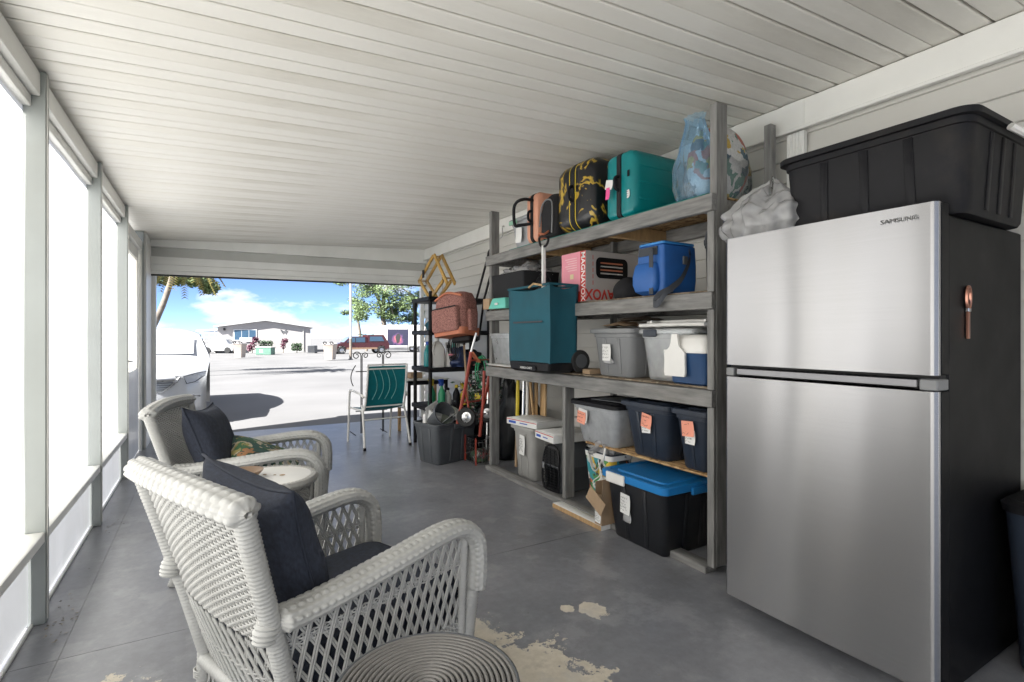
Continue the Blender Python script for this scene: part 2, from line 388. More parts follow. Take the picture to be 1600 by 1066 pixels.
def floor_mat():
    mt, n, l, b = newmat('painted_floor')
    t = n.new('ShaderNodeTexCoord')
    def noi(s, d=6, ro=.6, vec=None):
        x = n.new('ShaderNodeTexNoise'); x.inputs['Scale'].default_value = s; x.inputs['Detail'].default_value = d; x.inputs['Roughness'].default_value = ro
        l.new(vec or t.outputs['Object'], x.inputs['Vector']); return x
    def math_(op, a, bb):
        x = n.new('ShaderNodeMath'); x.operation = op
        for i, q in enumerate((a, bb)):
            if hasattr(q, 'links'): l.new(q, x.inputs[i])
            else: x.inputs[i].default_value = q
        return x.outputs[0]
    big = noi(1.3); fine = noi(22, 8, .7); speck = noi(130, 2)
    r = n.new('ShaderNodeValToRGB'); r.color_ramp.elements[0].position = .3; r.color_ramp.elements[1].position = .7
    r.color_ramp.elements[0].color = (.148,.152,.166,1); r.color_ramp.elements[1].color = (.25,.255,.276,1)
    l.new(big.outputs['Fac'], r.inputs[0])
    mx = n.new('ShaderNodeMix'); mx.data_type = 'RGBA'; mx.blend_type = 'OVERLAY'; mx.inputs['Factor'].default_value = .35
    l.new(r.outputs[0], mx.inputs['A']); l.new(fine.outputs['Fac'], mx.inputs['B'])
    # where the paint has come off: blobs around a few spots, edges broken up by noise
    off = None
    for (x, y, rad, k) in ((.98,1.66,.40,1.0),(1.06,1.48,.32,1),(.92,1.97,.26,1),(1.02,1.35,.3,1),(-.1,2.05,.34,.62),(-.3,2.25,.3,.5),(.25,1.9,.3,.55),(1.52,1.86,.1,1.0),(1.42,1.93,.05,1)):
        vd = n.new('ShaderNodeVectorMath'); vd.operation = 'DISTANCE'; l.new(t.outputs['Object'], vd.inputs[0]); vd.inputs[1].default_value = (x, y, 0)
        mr = n.new('ShaderNodeMapRange'); mr.inputs['From Min'].default_value = 0; mr.inputs['From Max'].default_value = rad
        mr.inputs['To Min'].default_value = k; mr.inputs['To Max'].default_value = 0
        l.new(vd.outputs['Value'], mr.inputs[0])
        off = mr.outputs[0] if off is None else math_('MAXIMUM', off, mr.outputs[0])
    edge = noi(7, 5, .6); edge_f = noi(30, 10, .75)
    e2 = math_('SUBTRACT', math_('ADD', math_('MULTIPLY', edge.outputs['Fac'], 1.5), math_('MULTIPLY', edge_f.outputs['Fac'], 1.1)), .86)
    d = math_('SUBTRACT', off, e2)
    st = n.new('ShaderNodeMapRange'); st.inputs['From Min'].default_value = -.015; st.inputs['From Max'].default_value = .01
    l.new(d, st.inputs[0])
    bare = n.new('ShaderNodeValToRGB'); bare.color_ramp.elements[0].color = (.42,.37,.29,1); bare.color_ramp.elements[1].color = (.74,.68,.57,1)
    l.new(fine.outputs['Fac'], bare.inputs[0])
    m2 = n.new('ShaderNodeMix'); m2.data_type = 'RGBA'; l.new(st.outputs[0], m2.inputs['Factor']); l.new(mx.outputs['Result'], m2.inputs['A']); l.new(bare.outputs[0], m2.inputs['B'])
    # scuffs and dusty patches
    sc1 = noi(3.1, 9, .72); sm1 = n.new('ShaderNodeMapRange'); sm1.inputs['From Min'].default_value = .52; sm1.inputs['From Max'].default_value = .6; sm1.inputs['To Max'].default_value = .3
    l.new(sc1.outputs['Fac'], sm1.inputs[0])
    ms_ = n.new('ShaderNodeMix'); ms_.data_type = 'RGBA'; ms_.inputs['B'].default_value = (.38,.38,.39,1); l.new(sm1.outputs[0], ms_.inputs['Factor']); l.new(m2.outputs['Result'], ms_.inputs['A'])
    sc2 = noi(1.7, 8, .7); sm2 = n.new('ShaderNodeMapRange'); sm2.inputs['From Min'].default_value = .56; sm2.inputs['From Max'].default_value = .66; sm2.inputs['To Max'].default_value = .4
    l.new(sc2.outputs['Fac'], sm2.inputs[0])
    m2 = n.new('ShaderNodeMix'); m2.data_type = 'RGBA'; m2.inputs['B'].default_value = (.1,.098,.096,1); l.new(sm2.outputs[0], m2.inputs['Factor']); l.new(ms_.outputs['Result'], m2.inputs['A'])
    # grit
    sr = n.new('ShaderNodeMapRange'); sr.inputs['From Min'].default_value = .74; sr.inputs['From Max'].default_value = .78
    l.new(speck.outputs['Fac'], sr.inputs[0])
    m3 = n.new('ShaderNodeMix'); m3.data_type = 'RGBA'; m3.inputs['B'].default_value = (.5,.48,.44,1)
    l.new(sr.outputs[0], m3.inputs['Factor']); l.new(m2.outputs['Result'], m3.inputs['A'])
    l.new(m3.outputs['Result'], b.inputs['Base Color'])
    rr = n.new('ShaderNodeMapRange'); rr.inputs['To Min'].default_value = .28; rr.inputs['To Max'].default_value = .37
    l.new(big.outputs['Fac'], rr.inputs[0])
    r4 = math_('ADD', rr.outputs[0], math_('MULTIPLY', st.outputs[0], .4)); l.new(r4, b.inputs['Roughness'])
    bp = n.new('ShaderNodeBump'); bp.inputs['Strength'].default_value = .25; bp.inputs['Distance'].default_value = .003
    hh = math_('SUBTRACT', math_('MULTIPLY', fine.outputs['Fac'], .6), st.outputs[0]); l.new(hh, bp.inputs['Height']); l.new(bp.outputs[0], b.inputs['Normal'])
    b.inputs['Specular IOR Level'].default_value = .8
    return mt
m['floor'] = floor_mat()
def brushed():
    mt, n, l, b = newmat('stainless')
    t = n.new('ShaderNodeTexCoord'); mp = n.new('ShaderNodeMapping'); mp.inputs['Scale'].default_value = (1, .6, 90)
    l.new(t.outputs['Object'], mp.inputs[0])
    nz = n.new('ShaderNodeTexNoise'); nz.inputs['Scale'].default_value = 6; nz.inputs['Detail'].default_value = 5; l.new(mp.outputs[0], nz.inputs[0])
    big = n.new('ShaderNodeTexNoise'); big.inputs['Scale'].default_value = 1.6; l.new(t.outputs['Object'], big.inputs[0])
    r = n.new('ShaderNodeValToRGB'); r.color_ramp.elements[0].color = (.31,.31,.315,1); r.color_ramp.elements[1].color = (.37,.37,.38,1)
    l.new(nz.outputs['Fac'], r.inputs[0]); l.new(r.outputs[0], b.inputs['Base Color'])
    b.inputs['Metallic'].default_value = 1
    mr = n.new('ShaderNodeMapRange'); mr.inputs['To Min'].default_value = .25; mr.inputs['To Max'].default_value = .26; l.new(big.outputs['Fac'], mr.inputs[0]); l.new(mr.outputs[0], b.inputs['Roughness'])
    ad = n.new('ShaderNodeMath'); ad.operation = 'MULTIPLY_ADD'; ad.inputs[1].default_value = .02; l.new(nz.outputs['Fac'], ad.inputs[0]); l.new(big.outputs['Fac'], ad.inputs[2])
    bp = n.new('ShaderNodeBump'); bp.inputs['Strength'].default_value = .1; bp.inputs['Distance'].default_value = .006; l.new(ad.outputs[0], bp.inputs['Height']); l.new(bp.outputs[0], b.inputs['Normal'])
    return mt
m['stainless'] = brushed()
_n, _l = m['stainless'].node_tree.nodes, m['stainless'].node_tree.links
_t = _n.new('ShaderNodeTangent'); _t.direction_type = 'RADIAL'; _t.axis = 'Z'
_b = _n['Principled BSDF']; _b.inputs['Anisotropic'].default_value = 1; _b.inputs['Anisotropic Rotation'].default_value = .25
_l.new(_t.outputs[0], _b.inputs['Tangent'])

# ------------------------------------------------------------------ the setting: ground, floor, roof
XL, XR, Y0, Y1 = -.70, 2.90, -2.6, 7.65
def ceil_z(x): return 2.40+(x+.606)*(.17/3.506)
def ground_z(y): return -.02 if y < 8 else max(-.42, -.02-.0095*(y-8))
g = MB(); ys = [-40, 7.66, 12, 20, 30, 40, 50, 51, 120, 400]; xs = [-400, -60, -10, 0, 10, 60, 400]
g.add([(x, y, ground_z(y)) for y in ys for x in xs],
      [(j*7+i, j*7+i+1, (j+1)*7+i+1, (j+1)*7+i) for j in range(len(ys)-1) for i in range(6)])
tag(g.build('ground', m['concrete'], smooth=False), kind='structure')
fl = bpy.data.objects.new('floor', None); col.objects.link(fl); tag(fl, kind='structure')
MB().box(-.78, 2.98, Y0, Y1, -.12, -.012).build('floor_base', m['dark'], fl, False)
for (a, b, c, d) in ((-.78,-.5006,Y0,2.6135),(-.4994,2.98,Y0,2.6135),(-.78,-.5006,2.6165,Y1),(-.4994,2.98,2.6165,Y1)):
    MB().box(a, b, c, d, -.1, 0).build('floor_slab', m['floor'], fl, False)
cl = bpy.data.objects.new('ceiling', None); col.objects.link(cl); tag(cl, kind='structure')
w = .105; y = Y0; k = 0
zl, zr = ceil_z(XL-.1), ceil_z(XR+.1)
def strip(gl, bl, gr, br, mt):
    s = MB(); x0, x1 = XL-.1, XR+.1
    prof = [(gl/2, .03), (gl/2, bl), (gl/2+bl*1.6, 0), (w-gr/2-br*1.6, 0), (w-gr/2, br), (w-gr/2, .03)]
    vs = [(x0, p, zl+q) for p, q in prof]+[(x1, p, zr+q) for p, q in prof]
    n = len(prof)
    return s.add(vs, [(i, i+1, n+i+1, n+i) for i in range(n-1)]).mesh('roof_panel', mt)
m['roof_b'] = M('roof_b', (.70,.675,.61), .45, var=.08, scale=2.6, stretch=(.3,1,1), dirt=.42, c2=(.79,.775,.73))
hv, ft = (.010, .004), (.003, .002)
sm = [strip(*hv, *hv, m['roof']), strip(*hv, *ft, m['roof_b']), strip(*ft, *hv, m['roof'])]
while y < Y1-.01:
    link('roof_panel', sm[k % 3], cl, (0, y, 0)); y += w; k += 1
MB().add([(XL-.12,Y0,zl+.034),(XR+.3,Y0,zr+.034),(XR+.3,Y1+.05,zr+.034),(XL-.12,Y1+.05,zl+.034),(XL-.12,Y0,zl+.1),(XR+.3,Y0,zr+.1),(XR+.3,Y1+.05,zr+.1),(XL-.12,Y1+.05,zl+.1)],
    [(0,1,2,3),(7,6,5,4),(0,4,5,1),(1,5,6,2),(2,6,7,3),(3,7,4,0)]).build('roof_deck', m['dark'], cl, False)

# left wall: aluminium posts with milky vinyl windows over kick panels
sw = thing('screen_wall', 'white aluminium wall of milky vinyl windows over kick panels along the left', 'wall', (0,0,0))
posts = [-2.55, -1.02, .31, 1.64, 2.97, 4.32, 5.63, 6.95]
zt = ceil_z(XL)
for i, py in enumerate(posts):
    MB().cbox(-.70, -.607, py, py+.052, 0, ceil_z(-.66)-.002, .003).build('post', m['post_alu'], sw)
    MB().cbox(-.606, -.602, py+.004, py+.016, 0.02, 2.39, .001).build('post_channel', m['grey_alu'], sw)
    y2 = posts[i+1] if i+1 < len(posts) else None
    if y2 is None or i == 6: continue
    a, b = py+.055, y2-.003
    MB().cbox(-.71, -.625, a, b, 2.285, 2.385, .003).build('top_beam', m['white_alu'], sw)
    MB().cbox(-.715, -.655, a, b, 2.235, 2.284, .003).build('window_head', m['white_alu'], sw)
    if i > 1:
        sc = MB()
        for q in (.2, .5, .8): sc.lathe([(0,0),(.005,0),(.005,.003),(.0,.004)], 8, frame((-.624, a+(b-a)*q, 2.31), (1,0,0)))
        sc.build('screw', m['steel'], sw)
        sc = MB()
        for q in (.15, .5, .85): sc.lathe([(0,0),(.005,0),(.005,.003),(.0,.004)], 8, frame((-.609, a+(b-a)*q, .37), (1,0,0)))
        sc.build('screw', m['steel'], sw)
    def vf(u, v, a=a, b=b):
        yy = a+(b-a)*u; zz = .405+(2.234-.405)*v
        return (-.685+.006*noise.noise((yy*2.2, zz*.9, 3.1))+.004*noise.noise((yy*7, zz*2, 1)), yy, zz)
    MB().grid(vf, 24, 36, flip=False).build('vinyl_window', m['vinyl'], sw, 'all')
    MB().cbox(-.705, -.61, a, b, .355, .402, .004).build('sill_rail', m['white_alu'], sw)
    MB().grid(lambda u, v, a=a, b=b: (-.666+.004*noise.noise((u*3, v*2, a)), a+(b-a)*u, .012+.342*v), 12, 6).build('kick_panel', m['kick'], sw, 'all')
    MB().cbox(-.66, -.648, a, b, .0, .014, .002).build('base_strip', m['white_alu'], sw)
# white door in the last bay of that wall
dr = thing('screen_door', 'narrow white door with lever handle at the far end of vinyl wall', 'door', (0,0,0))
MB().cbox(-.70, -.62, 5.69, 5.74, 0, 2.28, .003).build('door_frame', m['white_alu'], dr)
MB().cbox(-.70, -.62, 6.88, 6.93, 0, 2.28, .003).build('door_frame', m['white_alu'], dr)
MB().cbox(-.70, -.62, 5.742, 6.878, 2.18, 2.28, .003).build('door_frame', m['white_alu'], dr)
MB().cbox(-.68, -.645, 5.75, 6.87, .02, .9, .004).build('lower_panel', m['kick'], dr)
for (a, b) in ((5.75, 5.85), (6.77, 6.87)): MB().cbox(-.68, -.645, a, b, .902, 2.17, .004).build('stile', m['white_alu'], dr)
MB().cbox(-.68, -.645, 5.852, 6.768, 2.06, 2.17, .004).build('top_rail', m['white_alu'], dr)
MB().box(-.665, -.66, 5.852, 6.768, .902, 2.058).build('pane', m['vinyl'], dr, False)
h = MB(); h.lathe([(0,0),(.02,0),(.02,.01),(0,.012)], 12, frame((-.645,5.8,1.02),(1,0,0))); h.tube([(-.645,5.8,1.02),(-.6,5.8,1.02),(-.6,5.9,1.015)], .008, 8)
h.build('handle', m['steel'], dr)
MB().cbox(-.70, -.59, 7.01, 7.66, 0, zt-.002, .004).build('jamb_panel', m['white_alu'], dr)

# roll-up door above the opening
rd = thing('rolling_door', 'cream roll up door of flat slats half hidden above open end', 'door', (0,0,0))
MB().prism([(-.6,2.32),(2.89,2.355),(2.89,ceil_z(2.89)-.003),(-.6,ceil_z(-.6)-.003)], 7.5, 7.62).build('header_beam', m['white_alu'], rd, False)
for (z0, z1, yo) in ((2.21,2.335,.02),(2.115,2.207,0),(2.04,2.112,0),(1.995,2.037,.008)):
    MB().prism([(-.6,z0),(2.89,z0+.035),(2.89,z1+.035),(-.6,z1)], 7.56+yo, 7.6+yo).build('slat', m['white_alu'] if yo != .02 else m['grey_alu'], rd, False)
MB().prism([(-.6,1.975),(2.89,2.01),(2.89,2.03),(-.6,1.993)], 7.565, 7.6).build('rubber_seal', m['rubber'], rd, False)
for x0, x1 in ((-.602,-.545),(2.835,2.892)):
    MB().cbox(x0, x1, 7.63, 7.70, 0, 2.4, .004).build('track', m['white_alu'], rd)

# house wall with lap siding on the right
hw = thing('siding_wall', 'beige lap siding house wall behind the shelves and the fridge', 'wall', (0,0,0))
MB().box(2.925, 3.05, Y0, 7.66, 0, 2.6).build('sheathing', m['dark'], hw, False)
sdm = MB(); sdm.prism([(2.926,0),(2.892,0),(2.890,.004),(2.912,.124),(2.926,.124)], Y0, 7.64)
sdm = sdm.mesh('siding_board', m['siding'])
for k in range(20): link('siding_board', sdm, hw, (0, 0, .03+.124*k))
jl = MB()
jl.box(2.8885, 2.8925, 6.9, 6.902, 1.5, 2.2); jl.build('siding_joint', m['dark'], hw, False)
bm_ = thing('wall_beam', 'long white aluminium beam along top of siding wall', 'beam', (0,0,0))
MB().cbox(2.84, 2.885, Y0, 7.5, 2.405, ceil_z(2.84)-.004, .004).build('beam', m['white_alu'], bm_)
MB().cbox(2.825, 2.839, Y0, 7.5, 2.395, 2.412, .002).build('lip', m['white_alu'], bm_)
br = MB(); br.cbox(2.834, 2.8395, 1.66, 1.78, 2.415, 2.56, .001); br.build('bracket', m['white_alu'], bm_)
for dy in (1.735, 1.762):
    MB().lathe([(0,.006),(.006,.006),(.006,.003),(.012,.003),(.012,0)], 10, frame((2.8335,dy,2.45),(-1,0,0))).build('bolt', m['dark'], bm_)
sc = MB()
for q in range(14): sc.lathe([(0,0),(.004,0),(.003,.002),(0,.003)], 6, frame((2.8335, 1.675+.018*(q % 3)+.03*(q//7), 2.48+.012*(q % 7)), (-1,0,0)))
sc.build('screw', m['steel'], bm_)
wp = thing('fluted_column', 'white fluted aluminium column against siding beside the fridge', 'column', (0,0,0))
MB().cbox(2.85, 2.885, 1.67, 1.77, 0, 2.394, .003).build('column', m['white_alu'], wp)
for q in range(5): MB().cbox(2.844, 2.851, 1.677+.019*q, 1.688+.019*q, .01, 2.39, .002).build('flute', m['white_alu'], wp)
hk = MB(); hk.tube(spline([(2.835,5.02,2.46),(2.815,5.02,2.46),(2.812,5.02,2.36),(2.80,5.05,2.33),(2.79,5.1,2.325),(2.785,5.15,2.35)], 5), .006, 6)
tag(hk.build('wall_hook', m['steel']), 'bare metal utility hook on the beam above the siding', 'hook')

# ------------------------------------------------------------------ lumber shelving
sh = thing('storage_shelf', 'grey painted lumber shelving unit loaded with bins and luggage', 'shelf', (0,0,0))
SY0, SY1 = 1.80, 4.34
for z0 in (.877, 1.391, 1.903):
    MB().cbox(2.25, 2.288, SY0, SY1, z0, z0+.089, .003).build('front_beam', m['lumber'], sh)
    MB().cbox(2.80, 2.838, SY0, SY1, z0, z0+.089, .003).build('back_beam', m['lumber'], sh)
    MB().cbox(2.289, 2.799, SY0+.046, SY0+.084, z0, z0+.088, .003).build('end_beam', m['lumber'], sh)
    MB().cbox(2.289, 2.799, SY1-.086, SY1-.048, z0, z0+.088, .003).build('end_beam', m['lumber'], sh)
    for yy in (2.62, 3.45): MB().cbox(2.289, 2.799, yy, yy+.038, z0, z0+.088, .003).build('cross_beam', m['lumber'] if z0 < 1.9 else m['tan_wood'], sh)
    d = MB().cbox(2.2895, 2.80, SY0+.045, SY1-.045, z0+.09, z0+.102, .001).build('deck', m['osb'] if z0 > 1.9 else m['osb_worn'], sh)
m['liner'] = M('liner', (.0,.2,.17), .8, var=.15)
MB().cbox(2.251, 2.288, SY0+.05, 3.9, 1.9925, 1.9955, .0005).build('shelf_liner', m['liner'], sh, False); MB().box(2.2895, 2.80, SY0+.05, 3.4, 2.0052, 2.0075).build('shelf_liner', m['liner'], sh, False)
for (yy, zt2) in ((SY0, 2.475), (SY1-.045, 2.42)):
    MB().cbox(2.289, 2.375, yy, yy+.044, .04, zt2, .003).build('front_post', m['lumber_z'], sh)
    MB().cbox(2.752, 2.799, yy, yy+.044, .04, zt2-.02, .003).build('back_post', m['lumber_z'], sh)
for z0, z1 in ((.04,.876),(.967,1.39),(1.481,1.902)):
    MB().cbox(2.268, 2.2885, SY0+.001, SY0+.043, z0, z1, .002).build('post_block', m['lumber_z'], sh)
MB().cbox(2.289, 2.375, 3.13, 3.168, .04, .876, .003).build('middle_post', m['lumber_z'], sh)
MB().cbox(2.752, 2.799, 3.13, 3.168, .04, 2.3, .003).build('back_post', m['lumber_z'], sh)
MB().cbox(2.25, 2.339, SY0+.04, SY1, 0, .038, .003).build('base_plate', m['lumber'], sh)
MB().cbox(2.76, 2.838, SY0, SY1, 0, .038, .003).build('base_plate', m['lumber'], sh)
MB().cbox(2.32, 2.74, 1.86, 2.93, .488, .50, .001).build('low_deck', m['osb'], sh)
MB().cbox(2.376, 2.751, 1.846, 1.884, .397, .486, .003).build('low_beam', m['lumber'], sh)
MB().cbox(2.376, 2.751, 2.9, 2.938, .397, .486, .003).build('low_beam', m['lumber'], sh)

# ------------------------------------------------------------------ totes
def paper_on(parent, w, h, loc, mat='paper', tilt=0, rot=None, name='label_paper', lines=3):
    f = lambda u, v: (-.002-.006*(v-.5)**2*4*u, (u-.5)*-w, (v-.5)*h)
    o = MB().grid(f, 4, 4).build(name, m[mat], parent, 'all', loc, rot or (tilt, 0, 0))
    ln = MB()
    for i in range(lines):
        zz = h*(.3-.6*i/max(1, lines-1)) if lines > 1 else 0
        x = w*.38; e_ = -w*random.uniform(.15, .38); P = []
        while x > e_:
            P.append((-.0088, x, zz+random.uniform(-.5,.5)*h*.13)); x -= random.uniform(.03,.07)*w
            if random.random() < .16 and len(P) > 2: ln.tube(P, .0008, 4); P = []; x -= .06*w
        if len(P) > 1: ln.tube(P, .0008, 4)
    if lines: ln.build('writing', m['ink'], o, False)
    return o
def tote(name, label, cat, x0, x1, y0, y1, z0, z1, body, lid=None, taper=.86, rz=0, rim=.02, ribs=2, r=.05, group=None, lid_h=.035, handles=True, inset=True):
    sx, sy, h = (x1-x0)/2, (y1-y0)/2, z1-z0
    t = thing(name, label, cat, ((x0+x1)/2, (y0+y1)/2, z0), rz, group)
    bx_, by_ = sx-rim, sy-rim; th = .004
    b = MB()
    b.loft([(0, bx_*taper-.01, by_*taper-.01, r*.7), (.012, bx_*taper, by_*taper, r), (h-.05, bx_, by_, r), (h-.048, bx_+.006, by_+.006, r),
            (h-.012, bx_+.008, by_+.008, r), (h-.012, bx_-th, by_-th, r), (.02, bx_*taper-th, by_*taper-th, r)], 5, (True, True))
    b.build('body', m[body], t)
    MB().loft([(h-.026, bx_+.0085, by_+.0085, r), (h-.024, sx, sy, r), (h-.004, sx, sy, r), (h, sx-.004, sy-.004, r), (h, bx_+.002, by_+.002, r), (h-.026, bx_+.002, by_+.002, r)], 5, (False, False)).build('rim', m[body], t)
    # moulded ribs
    for i in range(ribs):
        f = (i+.5)/ribs*2-1
        for side in (-1, 1):
            for wd, dz in ((.012, 0),):
                p0 = V((side*(bx_*taper+.001), f*by_*taper*.75, .02)); p1 = V((side*(bx_+.0005), f*by_*.62+.02*f, h-.055))
                MB().bar(p0, p1, .03, .008, (side, 0, 0)).build('rib', m[body], t)
        for side in (-1, 1):
            p0 = V((f*bx_*taper*.6, side*(by_*taper+.001), .02)); p1 = V((f*bx_*.55, side*(by_+.0005), h-.055))
            MB().bar(p0, p1, .03, .008, (0, side, 0)).build('rib', m[body], t)
    if lid:
        MB().loft([(h-lid_h*.6, sx+.004, sy+.004, r), (h-lid_h*.55, sx+.008, sy+.008, r), (h+.004, sx+.008, sy+.008, r), (h+.009, sx+.003, sy+.003, r),
                   (h+.009, sx-.025, sy-.025, r), (h+.003, sx-.03, sy-.03, r), (h+.003, sx-.06, sy-.06, r), (h+.012, sx-.066, sy-.066, r)], 5, (False, True)).build('lid', m[lid], t)
    if handles:
        for side in (-1, 1):
            MB().cbox(-.07, .07, side*(sy+.011)-.009, side*(sy+.011)+.009, h-.055, h-.012, .004).build('handle', m[body if not lid else lid], t)
    return t, sx, sy, h
def crumple(name, mat, rx, ry, rz, loc=(0,0,0), seed=0, amp=.3, freq=2.2, flat=True, parent=None, n=40, rot=None, ridge=True):
    def f(u, v):
        a = 2*pi*u; e = (v-.5)*pi
        d = V((cos(e)*cos(a), cos(e)*sin(a), sin(e)))
        k = 1+amp*noise.noise(d*freq+V((seed*7.1, 0, 0)))
        if ridge: k -= amp*.7*(abs(noise.noise(d*freq*1.7+V((0, seed*3.3, 0))))-.25)+amp*.4*(abs(noise.noise(d*freq*4+V((0, 0, seed))))-.2)
        z = d.z*rz*k
        if flat and z < -rz*.55: z = -rz*.55
        return (d.x*rx*k, d.y*ry*k, z+rz*.55)
    return MB().grid(f, n*2, n).build(name, mat if not isinstance(mat, str) else m[mat], parent, 'all', loc, rot)

# ---- bottom row
t, sx, sy, h = tote('storage_tote', 'light grey tote with paper note under white mailing box, left end of bottom row', 'tote', 2.36, 2.78, 3.70, 4.07, .0, .45, 'lt_tote', 'lt_tote', .88)
paper_on(t, .09, .17, (-sx+.004, -.02, .30), tilt=.05, lines=6)
for (c, loc, rz, lab) in (((.30,.42,.055), (2.50,3.88,.463), .12, 'white flat mailing box with red stripe on top of light grey tote'), ((.34,.30,.06), (2.44,3.37,.43), -.1, 'white flat mailing box with blue print on top of pet carrier')):
    b = thing('mailing_box', lab, 'box', loc, rz)
    MB().cbox(-c[0]/2, c[0]/2, -c[1]/2, c[1]/2, 0, c[2], .002).build('carton', m['paper'], b)
    MB().box(-c[0]/2-.0015, -c[0]/2, -c[1]/2+.003, c[1]/2-.003, c[2]-.012, c[2]-.006).build('red_stripe', m['redprint'], b, False)
    MB().box(-c[0]/2-.0015, -c[0]/2, c[1]*.18, c[1]*.42, .015, .035).build('blue_print', m['bluep'], b, False)
    MB().box(-c[0]/2-.0015, -c[0]/2, -c[1]*.2, c[1]*.05, .022, .030).build('blue_print', m['bluep'], b, False)
    MB().cbox(-c[0]/2+.02, c[0]/2-.02, -c[1]/2+.02, c[1]/2-.06, c[2]+.001, c[2]+.006, .001).build('flap', m['paper'], b)
sb = thing('small_box', 'small pale grey cardboard box behind the mailing boxes', 'box', (2.66,3.36,.512), .2)
MB().cbox(-.07, .07, -.09, .09, 0, .075, .003).build('carton', m['greybox'], sb); crumple('tissue', 'paper', .03, .02, .02, (0,0,.075), 5, parent=sb, n=8)
# pet carrier
pc = thing('pet_carrier', 'pet carrier with black wire grille door under the shelf', 'pet carrier', (2.56,3.35,.0))
MB().loft([(.038,.235,.1,.03),(.06,.24,.11,.03),(.22,.24,.12,.03),(.23,.245,.125,.03),(.24,.24,.12,.03),(.36,.22,.105,.04),(.41,.17,.08,.05)], 4).build('shell', m['slate_tote'], pc)
fr = MB(); fr.tube(spline([(-.245,-.095,.05),(-.25,-.11,.2),(-.24,-.095,.33),(-.235,-.05,.385),(-.235,.05,.385),(-.24,.095,.33),(-.25,.11,.2),(-.245,.095,.05),(-.245,-.095,.05)], 4), .009, 6)
dfr = fr.build('door_frame', m['black_plastic'], pc)
for k in range(15):
    z = .065+k*.021; hw_ = .098 if z < .3 else .098-(z-.3)*.45
    MB().tube([(-.252, -hw_, z), (-.258, 0, z), (-.252, hw_, z)], .0035, 5).build('grille_bar', m['black_gloss'], dfr)
for yy in (-.05, 0, .05): MB().tube([(-.253, yy, .055), (-.253, yy, .37)], .004, 5).build('grille_bar', m['black_gloss'], dfr)
MB().cbox(-.262, -.25, .08, .105, .2, .25, .003).build('latch', m['steel'], pc)
MB().box(-.24,-.236,-.1,.1,.05,.37).build('inside_shade', m['dark'], pc, False)  # dark sheet painted in for the shade inside the carrier
# poles and boards leaning in the corner
pol = [('broom_handle','yellow handled pole leaning behind the light grey tote','yellow',(2.46,4.13,.04),(2.52,4.19,.93),.014),
       ('broom_handle','pale round broom stick leaning among the boards','white_plastic',(2.5,4.02,.04),(2.58,4.12,.95),.011),
       ('rake_handle','dark brown rake handle leaning in the corner','card',(2.55,3.99,.04),(2.6,4.16,.95),.012),
       ('shovel_handle','grey metal pole leaning next to the yellow handle','steel',(2.5,4.09,.04),(2.56,4.15,.95),.010),
       ('garden_stake','thin tan bamboo stake leaning beside the wide board','tan_wood',(2.62,4.0,.04),(2.55,4.05,.95),.011)]
for nm, lab, mt, a, b, r in pol:
    p = thing(nm, lab, 'pole', a); d = V(b)-V(a)
    MB().tube([V((0,0,0)), d*.55, d], r, 8).build('shaft', m[mt if mt != 'yellow' else 'card'], p)
    MB().tube([d*.5, d*.95, d], [r*1.25, r*1.25, r*.8], 8).build('grip', m[mt], p)
for lab, x, yb, yt, w in (('wide raw pine board leaning upright behind the bins', 2.62, 3.93, 4.0, .085), ('narrow raw wooden lath leaning left of the pine board', 2.58, 3.99, 4.06, .035)):
    tag(MB().bar((x, yb, .04), (x+.06, yt, .95), w, .018, (1, 0, 0)).build('wood_board', m['tan_wood']), lab, 'board')
# clear tote with black lid, navy totes on low deck
t, sx, sy, h = tote('storage_tote', 'frosted clear tote with black lid and salmon note', 'tote', 2.27, 2.72, 2.56, 3.05, .502, .785, 'clear_tote', 'black_plastic', .84, ribs=0)
paper_on(t, .10, .09, (-sx+.008, .1, .19), 'paper', .1, lines=0); paper_on(t, .095, .085, (-sx+.003, .11, .175), 'salmon_paper', .12, lines=3)
crumple('contents', 'grey_cloth', .16, .17, .11, (0,0,.015), 3, parent=t, n=12)
MB().cbox(-.16, .12, -.2, .1, h+.013, h+.019, .001).build('folder', m['slate_tote'], t, rot=(.0,.03,.15))
t, sx, sy, h = tote('storage_tote', 'navy tote with salmon note beside the clear tote on low shelf', 'tote', 2.28, 2.72, 2.13, 2.53, .502, .835, 'navy_tote', 'navy_tote', .82)
paper_on(t, .075, .08, (-sx+.014, -.02, .2), 'paper', -.1, lines=4); paper_on(t, .085, .085, (-sx+.007, -.03, .235), 'salmon_paper', .15, lines=3)
t, sx, sy, h = tote('storage_tote', 'navy tote with salmon note cut off by the right shelf post', 'tote', 2.28, 2.72, 1.86, 2.115, .502, .835, 'navy_tote', 'navy_tote', .82, ribs=1)
paper_on(t, .07, .08, (-sx+.016, -.01, .19), 'paper', 0, lines=4); paper_on(t, .085, .085, (-sx+.009, -.0, .235), 'salmon_paper', -.08, lines=2)
# black tote blue lid
t, sx, sy, h = tote('storage_tote', 'large black tote with bright blue lid on the floor', 'tote', 2.155, 2.70, 2.03, 2.56, .0, .405, 'black_tote', 'blue_lid', .87, r=.04, lid_h=.06)
MB().cbox(-sx-.022, -sx-.008, .04, .2, h-.055, h+.008, .004).build('clasp', m['white_plastic'], t)
paper_on(t, .085, .12, (-sx+.022, .07, .235), 'paper', .03, lines=5)
crumple('tape', 'film', .004, .035, .05, (-sx+.026, .06, .125), 4, parent=t, n=8)
